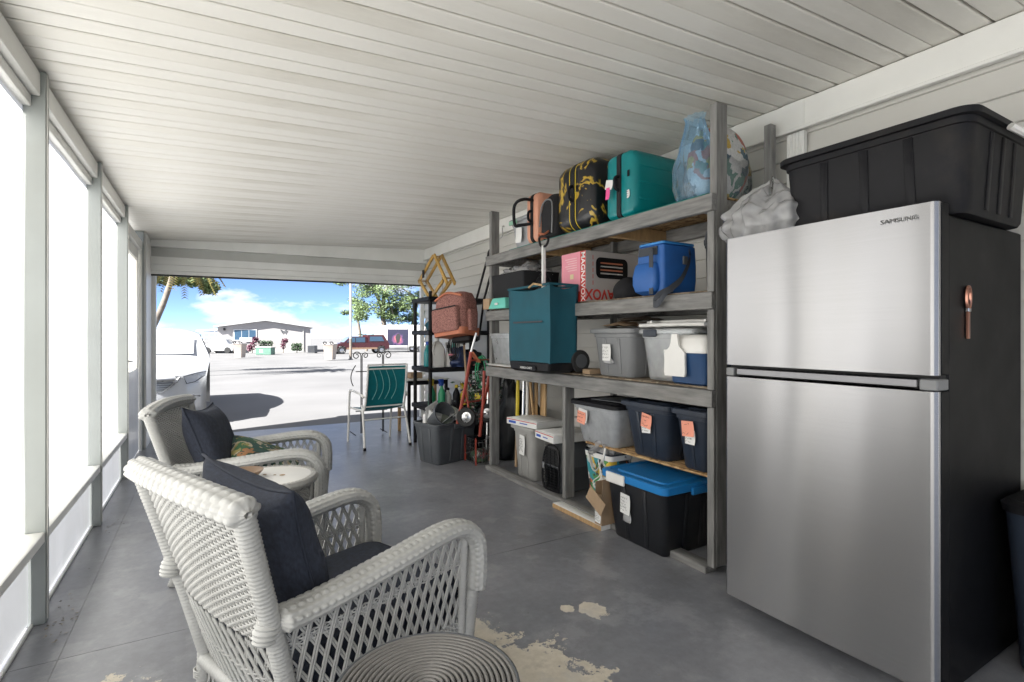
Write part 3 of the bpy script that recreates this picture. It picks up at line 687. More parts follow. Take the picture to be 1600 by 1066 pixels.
# party bag, board, carton, flap
bag = thing('gift_bag', 'tropical print carrier bag stuffed with clear plastic', 'bag', (2.42,2.80,.041))
m['tropic'] = printed('tropic', [(.7,.7,.66),(.7,.12,.03),(.02,.02,.02),(.75,.5,.03),(.02,.25,.3),(.05,.25,.05),(.7,.7,.66),(.03,.03,.03)], 22)
MB().loft([(0,.07,.1,.02),(.2,.09,.125,.03),(.36,.1,.14,.03),(.38,.101,.141,.03),(.38,.097,.137,.03),(.2,.085,.12,.03)], 4, (True, False)).build('bag_body', m['tropic'], bag)
MB().loft([(.365,.103,.143,.03),(.4,.106,.146,.03),(.4,.103,.143,.03),(.365,.1,.14,.03)], 4, (False, False)).build('white_hem', m['white_plastic'], bag)
MB().loft([(.401,.107,.147,.03),(.41,.107,.147,.03),(.41,.103,.143,.03),(.401,.103,.143,.03)], 4, (False, False)).build('dark_edge', m['navy_piping'], bag)
for s_ in (-1, 1): MB().tube(arc((s_*.0-.108,-.07,.39),(-.135,0,.17),(-.108,.08,.39),12), .006, 6).build('handle', m['white_plastic'], bag)
crumple('plastic_wrap', 'film', .11, .13, .09, (0,.0,.375), 2, .5, 3, parent=bag)
cd = MB()
for q in range(7):
    a = q*.9; cd.tube(spline([(-.108-.004*q,-.02-.015*q,.36-.02*q),(-.125,-.06-.01*sin(a),.27-.02*q),(-.13,-.02+.03*cos(a),.2-.015*q),(-.125,-.09,.14),(-.115,-.12+.01*q,.26)], 5), .004, 5)
cd.build('white_cords', m['white_plastic'], bag)
tag(MB().cbox(2.17, 2.249, 2.58, 3.12, .0, .034, .002).build('shelf_board', m['white_plastic']), 'loose white laminate board lying on floor before the gift bag', 'board')
e = MB().cbox(2.1665, 2.1695, 2.58, 3.12, .002, .032, .001).build('raw_edge', m['tan_wood'], bpy.data.objects['shelf_board'])
cb = thing('cardboard_box', 'slim open cardboard box standing on floor against the black tote', 'box', (2.22,2.605,.036))
MB().cbox(-.05, .22, -.035, -.031, 0, .29, .001).build('side', m['card'], cb)
MB().cbox(-.05, .22, .031, .035, 0, .27, .001).build('side', m['card'], cb)
MB().cbox(-.054, -.0505, -.035, .035, 0, .2, .001).build('front', m['card'], cb)
MB().cbox(-.09, -.086, -.02, .15, .1, .2, .001, Matrix.Rotation(.5, 4, 'X')).build('flap', m['card'], cb)
paper_on(cb, .06, .09, (-.055, 0, .06), 'paper', 0, lines=5)
tag(MB().bar((2.2,2.60,.44),(2.195,2.57,.53),.014,.008,(1,0,0)).build('white_strap', m['white_plastic']), 'short white plastic strap poking up beside the blue lid', 'strap')

# ---- middle shelf (z .979)
Z1 = .98
t, sx, sy, h = tote('clear_container', 'frosted clear container at left end of the middle shelf', 'container', 2.27, 2.66, 3.92, 4.46-.12, Z1+.012, 1.275, 'clear', None, .86, ribs=0, rim=.014, handles=False)
crumple('contents', 'paper', .12, .13, .08, (0,0,.015), 8, parent=t, n=10); crumple('contents', 'film', .13, .15, .13, (0,0,.02), 9, parent=t, n=12)
tag(MB().loft([(Z1-.001,.2,.235,.03,2.46,4.1),(Z1+.012,.21,.245,.03,2.46,4.1)], 4).build('container_lid', m['white_plastic']), 'white lid lying under the frosted clear container', 'lid')
# teal wheeled cart
ct = thing('wheeled_cart', 'teal fabric wheeled cart with silver pull handle on the middle shelf', 'cart', (2.15,3.24,.985))
def cart_f(u, v):
    P = [(-.115,-.28),(.115,-.28),(.115,.28),(-.115,.28)]; k = u*4; i = int(k) % 4; f_ = k-int(k)
    a, b = P[i], P[(i+1) % 4]; x = a[0]+(b[0]-a[0])*f_; y = a[1]+(b[1]-a[1])*f_
    sag = sin(pi*f_)*(.012*(1-v)+.02*v*v); nrm = [(0,-1),(1,0),(0,1),(-1,0)][i]
    wv = .006*noise.noise((x*14, y*14, v*2.2))
    zt_ = .625-.03*v*sin(pi*f_)
    return (x*(1+.04*v)-nrm[0]*sag+nrm[0]*wv, y*(1+.03*v)-nrm[1]*sag+nrm[1]*wv, .07+(zt_-.07)*v)
MB().grid(cart_f, 48, 18).build('fabric_body', m['teal_cloth'], ct, 'all')
MB().loft([(.0,.1,.24,.03),(.02,.12,.27,.03),(.07,.122,.283,.03),(.075,.11,.27,.03)], 4).build('base', m['black_plastic'], ct)
MB().cbox(-.135, -.121, -.12, .12, .012, .05, .004).build('foot_bar', m['black_plastic'], ct)
text('logo', 'GORILLA CARTS', .022, m['paper'], ct, (-.1365,.0,.031), (R(90),0,R(-90)))
MB().cbox(-.129, -.124, -.2, .2, .36, .372, .001).build('strap', m['grey_cloth'], ct)
rm = MB(); rm.tube([(-.12,-.285,.625),(.12,-.285,.625),(.12,.285,.625),(-.12,.285,.625)], .009, 6, True); rm.build('rim_hem', m['teal_cloth'], ct)
MB().lathe([(0,0),(.022,0),(.02,.006),(0,.008)], 12, frame((-.125,.16,.605),(-1,0,0))).build('badge', m['steel'], ct)
MB().tube([(-.124,-.2,.62),(-.128,-.09,.64),(-.124,-.02,.618)], .008, 6).build('carry_strap', m['tan_wood'], ct)
for s_ in (-1, 1):
    w_ = MB().lathe([(.02,-.02),(.075,-.02),(.08,-.01),(.08,.01),(.075,.02),(.02,.02)], 20, frame((.15, s_*.27, .085), (0,1,0))).build('wheel', m['rubber'], ct)
    MB().lathe([(0,-.021),(.05,-.022),(.05,.022),(0,.021)], 16, frame((.15, s_*.27, .085), (0,1,0))).build('hub', m['slate_tote'], w_)
MB().bar((-.02,-.06,.05),(-.02,-.06,.93),.03,.014,(0,1,0)).build('handle_post', m['white_alu'], ct)
MB().tube(spline([(-.02,-.06,.92),(-.02,-.02,.935),(-.02,.0,.98),(-.02,-.02,1.0),(-.02,-.1,.985),(-.02,-.12,.965),(-.02,-.1,.93),(-.02,-.06,.92)], 4), .009, 8).build('grip', m['black_plastic'], ct)
tag(MB().cbox(2.3,2.5,2.86,2.94,Z1,Z1+.035,.003).build('wood_block', m['card']), 'short brown offcut of wood on middle shelf beside the cart', 'wood')
t, sx, sy, h = tote('storage_tote', 'mid grey tote with handwritten note in middle of the middle shelf', 'tote', 2.285, 2.74, 2.43, 2.85, Z1, 1.29, 'grey_tote', 'grey_tote', .88)
paper_on(t, .085, .11, (-sx+.008, .03, .16), 'paper', 0, lines=4); crumple('tape', 'film', .004, .05, .03, (-sx+.012, .02, .085), 11, parent=t, n=8)
for i, (yy, rz) in enumerate(((2.66, .3), (2.57, -.15))):
    def bf(u, v, i=i): return ((u-.5)*.3, (v-.5)*.24, .012+.03*sin(pi*u)*sin(pi*v)+.012*noise.noise((u*4, v*4, i*5)))
    pb = thing('paper_bag', ['folded brown paper bag on the mid grey tote', 'dark flattened paper bag sliding off the mid grey tote'][i], 'bag', (2.45+.06*i, yy, 1.305+.035*i), rz)
    MB().grid(bf, 12, 12).build('upper_sheet', m['card'] if i == 0 else M('dk_card', (.12,.09,.065), .8), pb)
    MB().grid(lambda u, v: ((u-.5)*.3, (v-.5)*.24, .002), 2, 2, flip=True).build('lower_sheet', m['card'], pb)
t, sx, sy, h = tote('clear_container', 'clear lidded container with navy clips behind the small cooler', 'container', 2.33, 2.75, 2.0, 2.425, Z1, 1.285, 'clear', 'clear', .88, ribs=0, rim=.014, handles=False)
crumple('contents', M('peach', (.62,.42,.3), .9), .15, .15, .07, (0,0,.012), 12, parent=t, n=12); crumple('contents', M('rosecloth', (.5,.25,.28), .9), .1, .1, .06, (.02,-.02,.12), 13, parent=t, n=12)
MB().cbox(-sx-.016, -sx-.002, .04, .15, h-.04, h+.004, .005).build('clip', m['navy_tote'], t)
paper_on(t, .075, .085, (-sx+.002, -.05, .15), 'paper', -.1, lines=2)
# small cooler
ic = thing('cooler', 'small navy and white hard cooler at right end of middle shelf', 'cooler', (2.40,1.995,Z1))
MB().loft([(0,.1,.11,.03),(.01,.112,.122,.035),(.17,.128,.135,.035),(.175,.13,.137,.035)], 5).build('body', m['navy_tote'], ic).data.materials[0] = M('cooler_blue', (.02,.06,.15), .4)
MB().loft([(.176,.13,.137,.035),(.182,.132,.139,.035),(.25,.12,.125,.04),(.272,.1,.105,.04),(.277,.07,.075,.04)], 5).build('lid', m['white_plastic'], ic)
hd = MB()
def shield(u, v):
    a = [(-.075,.02),(-.07,.0),(.07,.0),(.075,.02),(.072,.13),(.03,.17),(.02,.235),(-.02,.235),(-.03,.17),(-.072,.13)]
    return a
pl = shield(0, 0)
vs = [(-.150, y, z+.04) for y, z in pl]+[(-.136, y, z+.04) for y, z in pl]; n_ = len(pl)
hd.add(vs, [tuple(range(n_)), tuple(reversed(range(n_, 2*n_)))]+[(k, n_+k, n_+(k+1) % n_, (k+1) % n_) for k in range(n_)])
hd.build('swing_handle', m['white_plastic'], ic, False, (0, .055, .005))
MB().cbox(-.05,.05,-.03,.03,.274,.281,.003).build('lid_recess', m['grey_tote'], ic)
for k in range(3): MB().cbox(-.05+.02*k,-.04+.02*k,-.134,-.1305,.2,.235,.001).build('emblem_bar', m['navy_tote'], ic)
# folded white chair frame
fc = thing('folded_frame', 'folded white tubular frame lying across the lidded bins', 'frame', (2.42,2.12,1.302))
for k, (x, dz) in enumerate(((-.07,.012),(.0,.03),(.06,.012))):
    MB().tube([(x,-.27,dz),(x+.01,.0,dz+.004),(x,.3,dz)], .0115, 8).build('tube', m['white_plastic'], fc)
    MB().tube([(x,-.25,dz),(x,-.2,dz)], .014, 8).build('sleeve', m['grey_tote'], fc)
for yy in (-.2, .2): MB().tube([(-.075,yy,.034),(.065,yy,.034)], .008, 6).build('crossbar', m['white_plastic'], fc)

# ---- third shelf (z 1.494)
Z2 = 1.494
bb = thing('open_bin', 'open black fabric bin heaped with plastic bags, left on third shelf', 'bin', (2.47,4.0,Z2))
MB().loft([(0,.17,.27,.02),(.3,.19,.285,.02),(.31,.192,.287,.02),(.31,.185,.28,.02),(.24,.18,.275,.02)], 3, (True, True)).build('fabric', m['black_cloth'], bb)
crumple('plastic_bags', 'film', .17, .25, .09, (0,-.02,.255), 21, .45, 2.6, parent=bb)
crumple('cloth_inside', M('dusty', (.33,.22,.19), .9), .11, .12, .06, (.02,-.1,.25), 22, parent=bb, n=12)
mb_ = thing('mint_box', 'mint green plastic case tilted in front of the black fabric bin', 'case', (2.265,4.06,Z2), 0, rot=(0,-.0,.1))
def wedge(hx0, hx1, y0, y1, h, b): return MB().loft([(0,hx0,(y1-y0)/2,.01,0,(y0+y1)/2),(h*.9,hx1,(y1-y0)/2-b,.01,.01,(y0+y1)/2),(h,hx1-.01,(y1-y0)/2-b-.01,.01,.01,(y0+y1)/2)], 3)
wedge(.05,.04,-.13,.14,.095,.03).build('case', m['mint'], mb_)
MB().cbox(-.056,-.05,-.02,.03,.03,.05,.002).build('latch', m['white_plastic'], mb_)
tag(MB().cbox(2.22,2.28,4.21,4.33,Z2+.0,Z2+.1,.002).build('brown_carton', m['card']), 'small brown carton next to the mint green case', 'box')
fb = thing('wire_fan', 'round black wire grille fan above the teal cart', 'fan', (2.44,3.55,Z2))
for k in range(9):
    a = pi*k/9
    MB().tube([(-.06-.04*sin(pi*q/12), .115*cos(pi*q/12)*cos(a), .16+.115*cos(pi*q/12)*sin(a)) for q in range(13)], .0055, 5).build('grille_wire', m['black_plastic'], fb)
for r_ in (.04,.08,.115): MB().tube([(-.06-.04*math.sqrt(max(0,1-(r_/.116)**2)), r_*cos(2*pi*q/20), .16+r_*sin(2*pi*q/20)) for q in range(20)], .006, 5, True).build('grille_ring', m['black_plastic'], fb)
MB().lathe([(0,-.05),(.09,-.05),(.1,0),(.1,.05),(.05,.09),(0,.09)], 18, frame((0,0,.16),(1,0,0))).build('motor', m['orange'], fb)
MB().loft([(0,.06,.07,.02),(.02,.05,.06,.02),(.05,.02,.02,.01)], 3).build('foot', m['black_plastic'], fb)
bl = thing('rolled_blanket', 'rolled beige blanket between wire fan and heater box', 'blanket', (2.62,3.36,Z2))
MB().lathe([(0,-.16),(.06,-.16),(.085,-.15),(.09,-.1),(.086,0),(.09,.1),(.085,.15),(.06,.16),(0,.16)], 20, frame((0,0,.165),(0,1,0))).build('roll', M('beige', (.36,.31,.23), .9, bump=.4, bscale=40), bl)
MB().cbox(-.08,.08,-.15,.15,0,.08,.01).build('folded_base', m['grey_cloth'], bl)
# heater carton
hb = thing('heater_carton', 'pink and grey heater carton with red lettering on third shelf', 'box', (2.30,2.90,Z2))
MB().cbox(.0,.5,.0,.29,.0,.362,.002).build('carton', m['greybox'], hb)
MB().box(-.0015,-.0003,.002,.288,.002,.36).build('pink_panel', m['pink'], hb, False)
MB().box(-.0025,-.0016,.002,.062,.002,.36).build('red_band', m['redprint'], hb, False)
MB().box(-.0025,-.0016,.063,.287,.002,.075).build('red_foot', m['redprint'], hb, False)
text('lettering', 'MAGNAVOX', .062, m['paper'], hb, (-.003,.031,.18), Euler((R(90),R(90),R(-90)), 'XYZ'), sx=.98, bold=.001)
text('lettering', 'MAGNAVOX', .105, m['redprint'], hb, (.27,-.0012,.055), Euler((R(90),R(180),0), 'XYZ'), sx=.92, bold=.003)
ht = MB(); ht.loft([(0,.15,.075,.04),(.002,.15,.075,.04)], 5, M=frame((.24,-.0012,.245),(0,-1,0),(1,0,0))); ht.build('heater_picture', m['black_gloss'], hb)
for k in range(4): MB().box(.13,.34,-.0045,-.0034,.2+.025*k,.21+.025*k).build('heater_bar', m['orange'] if k % 2 else m['steel'], hb, False)
MB().box(-.0035,-.0026,.09,.24,.078,.11).build('heater_print', m['greybox'], hb, False)
MB().box(-.0035,-.0026,.14,.18,.17,.205).build('badge_print', M('creamp', (.7,.6,.35), .6), hb, False)
for q in range(6): MB().box(-.0033,-.0026,.1+.0*q,.1+.14-.015*(q % 3),.315-.017*q,.321-.017*q).build('print_line', M('lightpink', (.8,.5,.52), .6) if q == 0 else bpy.data.materials['lightpink'], hb, False)
for q in range(5): MB().box(.06,.065,-.0022,-.0012,.12+.045*q,.15+.045*q).build('print_line', m['redprint'], hb, False)
kb = crumple('carry_pouch', 'black_cloth', .11, .1, .1, (2.50,2.68,Z2), 31, .12, 1.5, n=16, ridge=False); tag(kb, 'soft black pouch between heater carton and blue cooler bag', 'pouch')
# blue cooler bag
cg = thing('cooler_bag', 'blue soft cooler bag with grey shoulder strap hanging over shelf edge', 'cooler bag', (2.28,2.16,Z2))
def puff(hx, hy, z0, z1, a=.006):
    return [(z0,hx-.02,hy-.02,.02),(z0+.012,hx,hy,.025),(z0+(z1-z0)*.3,hx+a,hy+a,.025),(z0+(z1-z0)*.6,hx+a,hy+a,.025),(z1-.012,hx,hy,.02),(z1,hx-.012,hy-.012,.02)]
o = MB().loft(puff(.14,.105,0,.3), 4).build('insulated_body', m['blue_cloth'], cg); o.location = (.14,.105,0)
MB().loft([(.298,.137,.102,.02),(.31,.137,.102,.02),(.314,.13,.095,.02)], 4).build('lid', M('blue_lt', (.03,.2,.5), .5), cg, loc=(.14,.105,0))
MB().loft(puff(.022,.085,.01,.19,.012), 4).build('front_pocket', m['blue_cloth'], cg, loc=(-.012,.12,0))
MB().box(-.038,-.034,.045,.075,.0,.27).build('web_handle', m['grey_cloth'], cg, False)
MB().box(-.01,-.004,.04,.19,.235,.285).build('grey_patch', m['grey_cloth'], cg, False)
st = MB(); P = spline([(.2,-.012,.27),(.16,-.05,.2),(.06,-.075,.08),(-.05,-.07,.005),(-.075,-.03,-.06),(-.06,.02,-.055),(-.045,.0,-.01),(.02,-.05,.03)], 6)
st.add([q+V((0,.0,.019))*s_ for q in P for s_ in (-1, 1)]+[q+V((.004,-.004,0))+V((0,0,.019))*s_ for q in P for s_ in (-1, 1)],
       [f for i in range(len(P)-1) for f in ((2*i,2*i+1,2*i+3,2*i+2), (2*len(P)+2*i,2*len(P)+2*i+2,2*len(P)+2*i+3,2*len(P)+2*i+1))])
st.build('shoulder_strap', m['grey_cloth'], cg)
MB().cbox(.15,.19,-.018,-.006,.18,.23,.004).build('buckle', m['slate_tote'], cg)
gc = thing('drink_cooler', 'dark grey barrel cooler behind the blue cooler bag', 'cooler', (2.66,2.03,Z2))
MB().loft([(0,.08,.08,.05),(.02,.09,.09,.06),(.28,.095,.095,.06),(.285,.1,.1,.06),(.3,.1,.1,.06)], 5).build('barrel', m['slate_tote'], gc)
MB().loft([(.301,.102,.102,.06),(.33,.104,.104,.06),(.345,.09,.09,.06)], 5).build('cap', m['grey_cloth'], gc)
MB().tube(spline([(-.1,-.06,.3),(-.12,-.03,.37),(-.12,.03,.37),(-.1,.06,.3)], 5), .008, 6).build('handle', m['slate_tote'], gc)

# ---- top shelf (z 2.008)
Z3 = 2.0085
t, sx, sy, h = tote('clear_container', 'clear bin with green lid at left end of the top shelf', 'container', 2.33, 2.74, 3.66, 4.05, Z3-.003, 2.27, 'clear_tote', 'clear', .86, ribs=0, handles=False)
MB().cbox(-sx-.016,-sx-.004,.03,.16,h-.04,h-.005,.004).build('green_clip', M('sage', (.25,.45,.33), .5), t)
paper_on(t, .1, .13, (-sx+.006, .02, .12), 'paper', .1, lines=0); crumple('contents', 'grey_cloth', .13, .12, .1, (0,0,.02), 41, parent=t, n=12)
def suitcase(name, label, x0, x1, y0, y1, z0, z1, mat, mat_band, ribs=4, r=.06, groove=True, rx=.0):
    sx, sy, h = (x1-x0)/2, (y1-y0)/2, z1-z0
    t = thing(name, label, 'suitcase', ((x0+x1)/2, (y0+y1)/2, z0), 0, rot=(rx,0,0))
    z_ = .0
    # two shells joined by a zipped band; the shells open along y
    for s_ in (-1, 1):
        M_ = frame((0, s_*.022, h/2), (0, s_, 0), (1, 0, 0))
        d = sy-.022
        MB().loft([(0,sx-.003,h/2-.003,r),(.004,sx,h/2,r),(d*.55,sx,h/2,r),(d*.82,sx-.01,h/2-.01,r),(d*.96,sx-.035,h/2-.035,r),(d,sx-.06,h/2-.06,r*.7)], 7, M=M_).build('shell', mat, t)
        for k in range(ribs):
            zz = h*(k+1)/(ribs+1)
            MB().bar((-sx+.05, s_*(sy+.000), zz), (sx-.05, s_*(sy+.000), zz), .012, .006, (0, s_, 0)).build('rib', mat, t)
    MB().loft([(-.0205,sx-.005,h/2-.005,r),(-.018,sx+.002,h/2+.002,r),(.018,sx+.002,h/2+.002,r),(.0205,sx-.005,h/2-.005,r)], 7, M=frame((0,0,h/2),(0,1,0),(1,0,0))).build('zip_band', mat_band, t)
    MB().tube(spline([(-sx,.0,h*.42),(-sx-.03,.0,h*.46),(-sx-.03,.0,h*.6),(-sx,.0,h*.64)], 5), .011, 8).build('side_handle', m['black_plastic'], t)
    for s_ in (-1, 1): MB().lathe([(0,-.012),(.02,-.012),(.022,0),(.02,.012),(0,.012)], 12, frame((sx-.06, s_*sy*.5, .0), (0,1,0))).build('wheel', m['rubber'], t) if False else None
    return t
tc_ = suitcase('suitcase', 'teal ribbed hard shell suitcase on the top shelf', 2.27, 2.80, 2.39, 2.665, Z3, 2.42, m['teal_shell'], m['black_cloth'], 3, .032)
MB().cbox(-.269,-.264,-.1,-.08,.24,.28,.002).build('badge', m['black_plastic'], tc_)
paper_on(tc_, .025, .05, (-.265,-.09,.13), 'paper', 0, lines=3)
paper_on(tc_, .07, .06, (-.30,.05,.215), 'paper', .25, lines=0, name='luggage_tag'); o = paper_on(tc_, .04, .075, (-.302,.06,.16), 'paper', .1, lines=0, name='luggage_tag'); o.data.materials[0] = M('hotpink', (.8,.09,.3), .5)
m['blackgold'] = veined('blackgold')
bg_ = suitcase('suitcase', 'black hard shell suitcase with gold splashes on the top shelf', 2.255, 2.62, 2.78, 3.21, Z3, 2.50, m['blackgold'], m['black_cloth'], 0, .09)
for s_ in (-1, 1): MB().loft([(-.004,.1845,.2485,.09),(.004,.1845,.2485,.09)], 7, (False, False), M=frame((0,s_*.034,.246),(0,1,0),(1,0,0))).build('gold_piping', m['yellow'], bg_)
pk = suitcase('suitcase', 'rose gold hard shell suitcase with raised black handle on the top shelf', 2.27, 2.66, 3.47, 3.66, Z3, 2.41, M('rosegold', (.62,.3,.2), .4), m['black_cloth'], 2, .05)
MB().tube(spline([(-.15,-.02,.33),(-.24,-.02,.34),(-.3,-.02,.33),(-.31,.05,.32),(-.31,.09,.27),(-.3,.09,.15),(-.28,.05,.14),(-.2,-.02,.15)], 5), .013, 8).build('pull_handle', m['black_plastic'], pk)
kb = thing('trolley_bag', 'small black fabric trolley bag squeezed between rose gold and gold splashed suitcases', 'bag', (2.42,3.34,Z3))
MB().loft([(0,.13,.09,.03),(.02,.15,.105,.04),(.2,.155,.11,.05),(.3,.14,.1,.06),(.345,.1,.06,.06)], 5).build('fabric_body', m['black_cloth'], kb)
MB().tube(spline([(-.156,-.07,.03),(-.162,-.085,.15),(-.15,-.06,.27),(-.145,.02,.3),(-.15,.08,.25),(-.16,.09,.1)], 5), .006, 6).build('piping', m['grey_tote'], kb)
MB().tube(spline([(-.15,.0,.0),(-.2,.03,.01),(-.22,.0,.03),(-.2,-.03,.02),(-.15,-.02,.05)], 4), .008, 6).build('loop_strap', m['orange'], kb)
# bagged cushion
cu = thing('bagged_cushion', 'round floral cushion in a clear plastic bag behind right shelf post', 'cushion', (2.58,2.02,Z3))
m['floral'] = printed('floral', [(.68,.68,.66),(.05,.1,.14),(.66,.66,.66),(.5,.1,.07),(.68,.68,.66),(.58,.36,.05),(.66,.67,.66),(.08,.2,.16),(.68,.66,.64)], 17)
def csh(u, v):
    a = 2*pi*u; e = (v-.5)*pi; k = 1+.04*noise.noise((cos(a)*2, sin(a)*2, e))
    return (.22*cos(e)*cos(a)*k, .13*cos(e)*sin(a)*k, .235+.235*sin(e)*k)
MB().grid(csh, 32, 20).build('cushion', m['floral'], cu, 'all')
crumple('plastic_bag', 'thin_film', .235, .145, .25, (0,0,-.0), 51, .1, 2.4, parent=cu, n=24, flat=True).scale = (1,1,1.0)
def film_bag(u, v):
    a = 2*pi*u; prof_ = [(.0,.5),(.04,.95),(.2,1.1),(.45,1.0),(.7,.72),(.85,.5),(.95,.42),(1,.5)]
    for i in range(len(prof_)-1):
        if prof_[i][0] <= v <= prof_[i+1][0]: k = prof_[i][1]+(prof_[i+1][1]-prof_[i][1])*(v-prof_[i][0])/(prof_[i+1][0]-prof_[i][0]); break
    fold = 1+.13*sin(9*a+5*noise.noise((v*2, 1, 0)))*(.3+v)+.1*noise.noise((cos(a)*2.5, sin(a)*2.5, v*4))
    return (.075*k*fold*cos(a)+.03*(1-v), .13*k*fold*sin(a)-.02*v, .475*v)
bp_ = MB().grid(film_bag, 90, 40).build('plastic_bag', m['blue_film'], None, 'all', (2.36,2.02,Z3)); tag(bp_, 'pale blue translucent plastic bag slumped left of right shelf post', 'bag')

# ------------------------------------------------------------------ fridge
fg = thing('refrigerator', 'stainless steel top freezer refrigerator with black side', 'refrigerator', (0,0,0))
FY0, FY1 = .775, 1.60
MB().cbox(2.185, 2.86, FY0+.005, FY1-.005, .02, 1.667, .006).build('cabinet', m['black_gloss'], fg)
def door(name, z0, z1):
    def f(u, v):
        y = FY1-(FY1-FY0)*u; e = min(u, 1-u)*(FY1-FY0)
        x = 2.09+.022*max(0, 1-e/.014)**2.2-.008*sin(pi*u)
        return (x, y, z0+(z1-z0)*v)
    d = MB(); N = 120
    us = [i/N for i in range(N+1)]
    d.grid(f, N, 1)
    o = d.build(name, m['stainless'], fg, 'all')
    MB().cbox(2.122, 2.18, FY0+.001, FY1-.001, z0+.001, z1-.001, .002).build('door_core', m['black_gloss'], o)
    for z, fl_ in ((z0, 0), (z1, 1)):
        top = [f(u, fl_) for u in us]+[(2.122, FY0, z), (2.122, FY1, z)]
        MB().add(top, [tuple(range(len(top)))]).build('door_cap', m['steel'], o, False)
    return o
up = door('freezer_door', 1.117, 1.70); lo = door('lower_door', .05, 1.062)
MB().cbox(2.105, 2.18, FY0+.06, FY1-.05, 1.068, 1.104, .006).build('recessed_handle', M('dull_steel', (.2,.2,.21), .4, metal=1), fg)
for y0_, y1_ in ((FY0+.002, FY0+.055), (FY1-.045, FY1-.004)): MB().cbox(2.095, 2.18, y0_, y1_, 1.064, 1.104, .004).build('handle_end', m['grey_tote'], fg)
MB().box(2.13, 2.18, FY0+.01, FY1-.01, 1.105, 1.116).build('door_gap', m['dark'], fg, False)
MB().cbox(2.15, 2.26, FY0+.02, FY0+.1, 1.668, 1.708, .004).build('hinge_cover', m['black_plastic'], fg)
MB().cbox(2.2, 2.8, FY0+.05, FY1-.05, 0, .018, .002).build('foot_rail', m['black_plastic'], fg)
text('logo', 'SAMSUNG', .021, M('logo_ink', (.08,.08,.08), .4), fg, (2.0815,.885,1.655), (R(90),0,R(-90)), sx=1.2)
dt = MB()
for (y_, z_, s_) in ((1.335,.985,.006),(1.33,.955,.007),(1.30,1.42,.003),(1.41,1.36,.003),(.96,1.39,.002),(1.33,.6,.003),(1.05,1.28,.003),(.90,1.68,.004)):
    dt.lathe([(0,.0004),(s_*.6,.0003),(s_*.6,0)], 7, frame((2.0812, y_, z_), (-1,0,0)))
dt.build('chip_mark', m['dark'], fg)
bo = thing('bottle_opener', 'copper coloured magnetic bottle opener stuck on black fridge side', 'opener', (2.325,.7795,1.25))
m['copper'] = M('copper', (.4,.2,.15), .3, metal=1)
MB().bar((0,-.006,-.01),(0,-.006,.09),.016,.008,(0,1,0)).build('shaft', m['copper'], bo)
MB().tube([(0+.016*cos(a),-.007,.135+.04*sin(a)) for a in [2*pi*k/14 for k in range(14)]], .006, 6, True).build('opener_ring', m['copper'], bo)
MB().cbox(-.011,.011,-.012,-.0015,.085,.1,.002).build('collar', m['steel'], bo)
t, sx, sy, h = tote('storage_tote', 'long black open tote with white clip on top of the fridge', 'tote', 2.165, 2.80, .70, 1.40, 1.672, 2.02, 'black_plastic', None, .95, ribs=3, r=.06, rim=.024, handles=False)
cb_ = MB(); cb_.tube(spline([(-.09,-sy-.02,h-.045),(-.05,-sy-.035,h-.06),(.03,-sy-.035,h-.06),(.06,-sy-.02,h-.04)], 4), .013, 8); cb_.build('clip', m['white_plastic'], t)
MB().loft([(h-.006,sx-.02,sy-.02,.06),(h-.003,sx-.02,sy-.02,.06)], 4).build('inner_lid', m['black_plastic'], t)
def film_heap(u, v):
    a = 2*pi*u; prof_ = [(0,.9),(.12,1.08),(.35,1.0),(.6,.78),(.8,.5),(.92,.25),(1,.06)]
    for i in range(len(prof_)-1):
        if prof_[i][0] <= v <= prof_[i+1][0]: k = prof_[i][1]+(prof_[i+1][1]-prof_[i][1])*(v-prof_[i][0])/(prof_[i+1][0]-prof_[i][0]); break
    c_, d_ = cos(a), sin(a)
    fold = 1+.10*sin(7*a+6*noise.noise((v*2.5, 3, c_)))*(.4+.8*v)+.07*sin(15*a+9*noise.noise((v*3, d_, 1)))+.18*noise.noise((c_*1.6, d_*1.6, v*2))
    z = .19*v**.75*(1+.35*noise.noise((c_*1.7, d_*1.7, 9)))+.012*noise.noise((c_*6*k, d_*6*k, 4))*(v > .05)
    return (.15*k*fold*c_, .18*k*fold*d_, max(0, z))
o = MB().grid(film_heap, 110, 40).build('plastic_bag', m['film'], None, 'all', (2.30,1.50,1.702)); o.scale = (1.1, 1.15, 1.35); tag(o, 'crumpled clear plastic bag on top of the fridge', 'bag')
crumple('bag_inside', 'film', .09, .11, .1, (2.30-2.30,0,.004), 62, .4, 2.2, parent=o, n=20)
# dark hamper at the right edge
hp = thing('hamper', 'dark slatted plastic hamper beside the fridge at right edge', 'hamper', (2.74,.6,0))
MB().loft([(0,.14,.11,.05),(.02,.15,.12,.05),(.55,.19,.15,.06),(.62,.195,.155,.06)], 5).build('body', m['navy_tote'], hp)
MB().loft([(.6,.2,.16,.06),(.63,.205,.165,.06),(.645,.19,.15,.06)], 5).build('lid', m['black_plastic'], hp)
for k in range(14):
    for j in range(2): MB().cbox(-.186+.0*j,-.176,-.1+.1*j,-.02+.1*j,.1+.033*k,.112+.033*k,.002).build('slat', m['black_plastic'], hp) if k < 0 else None

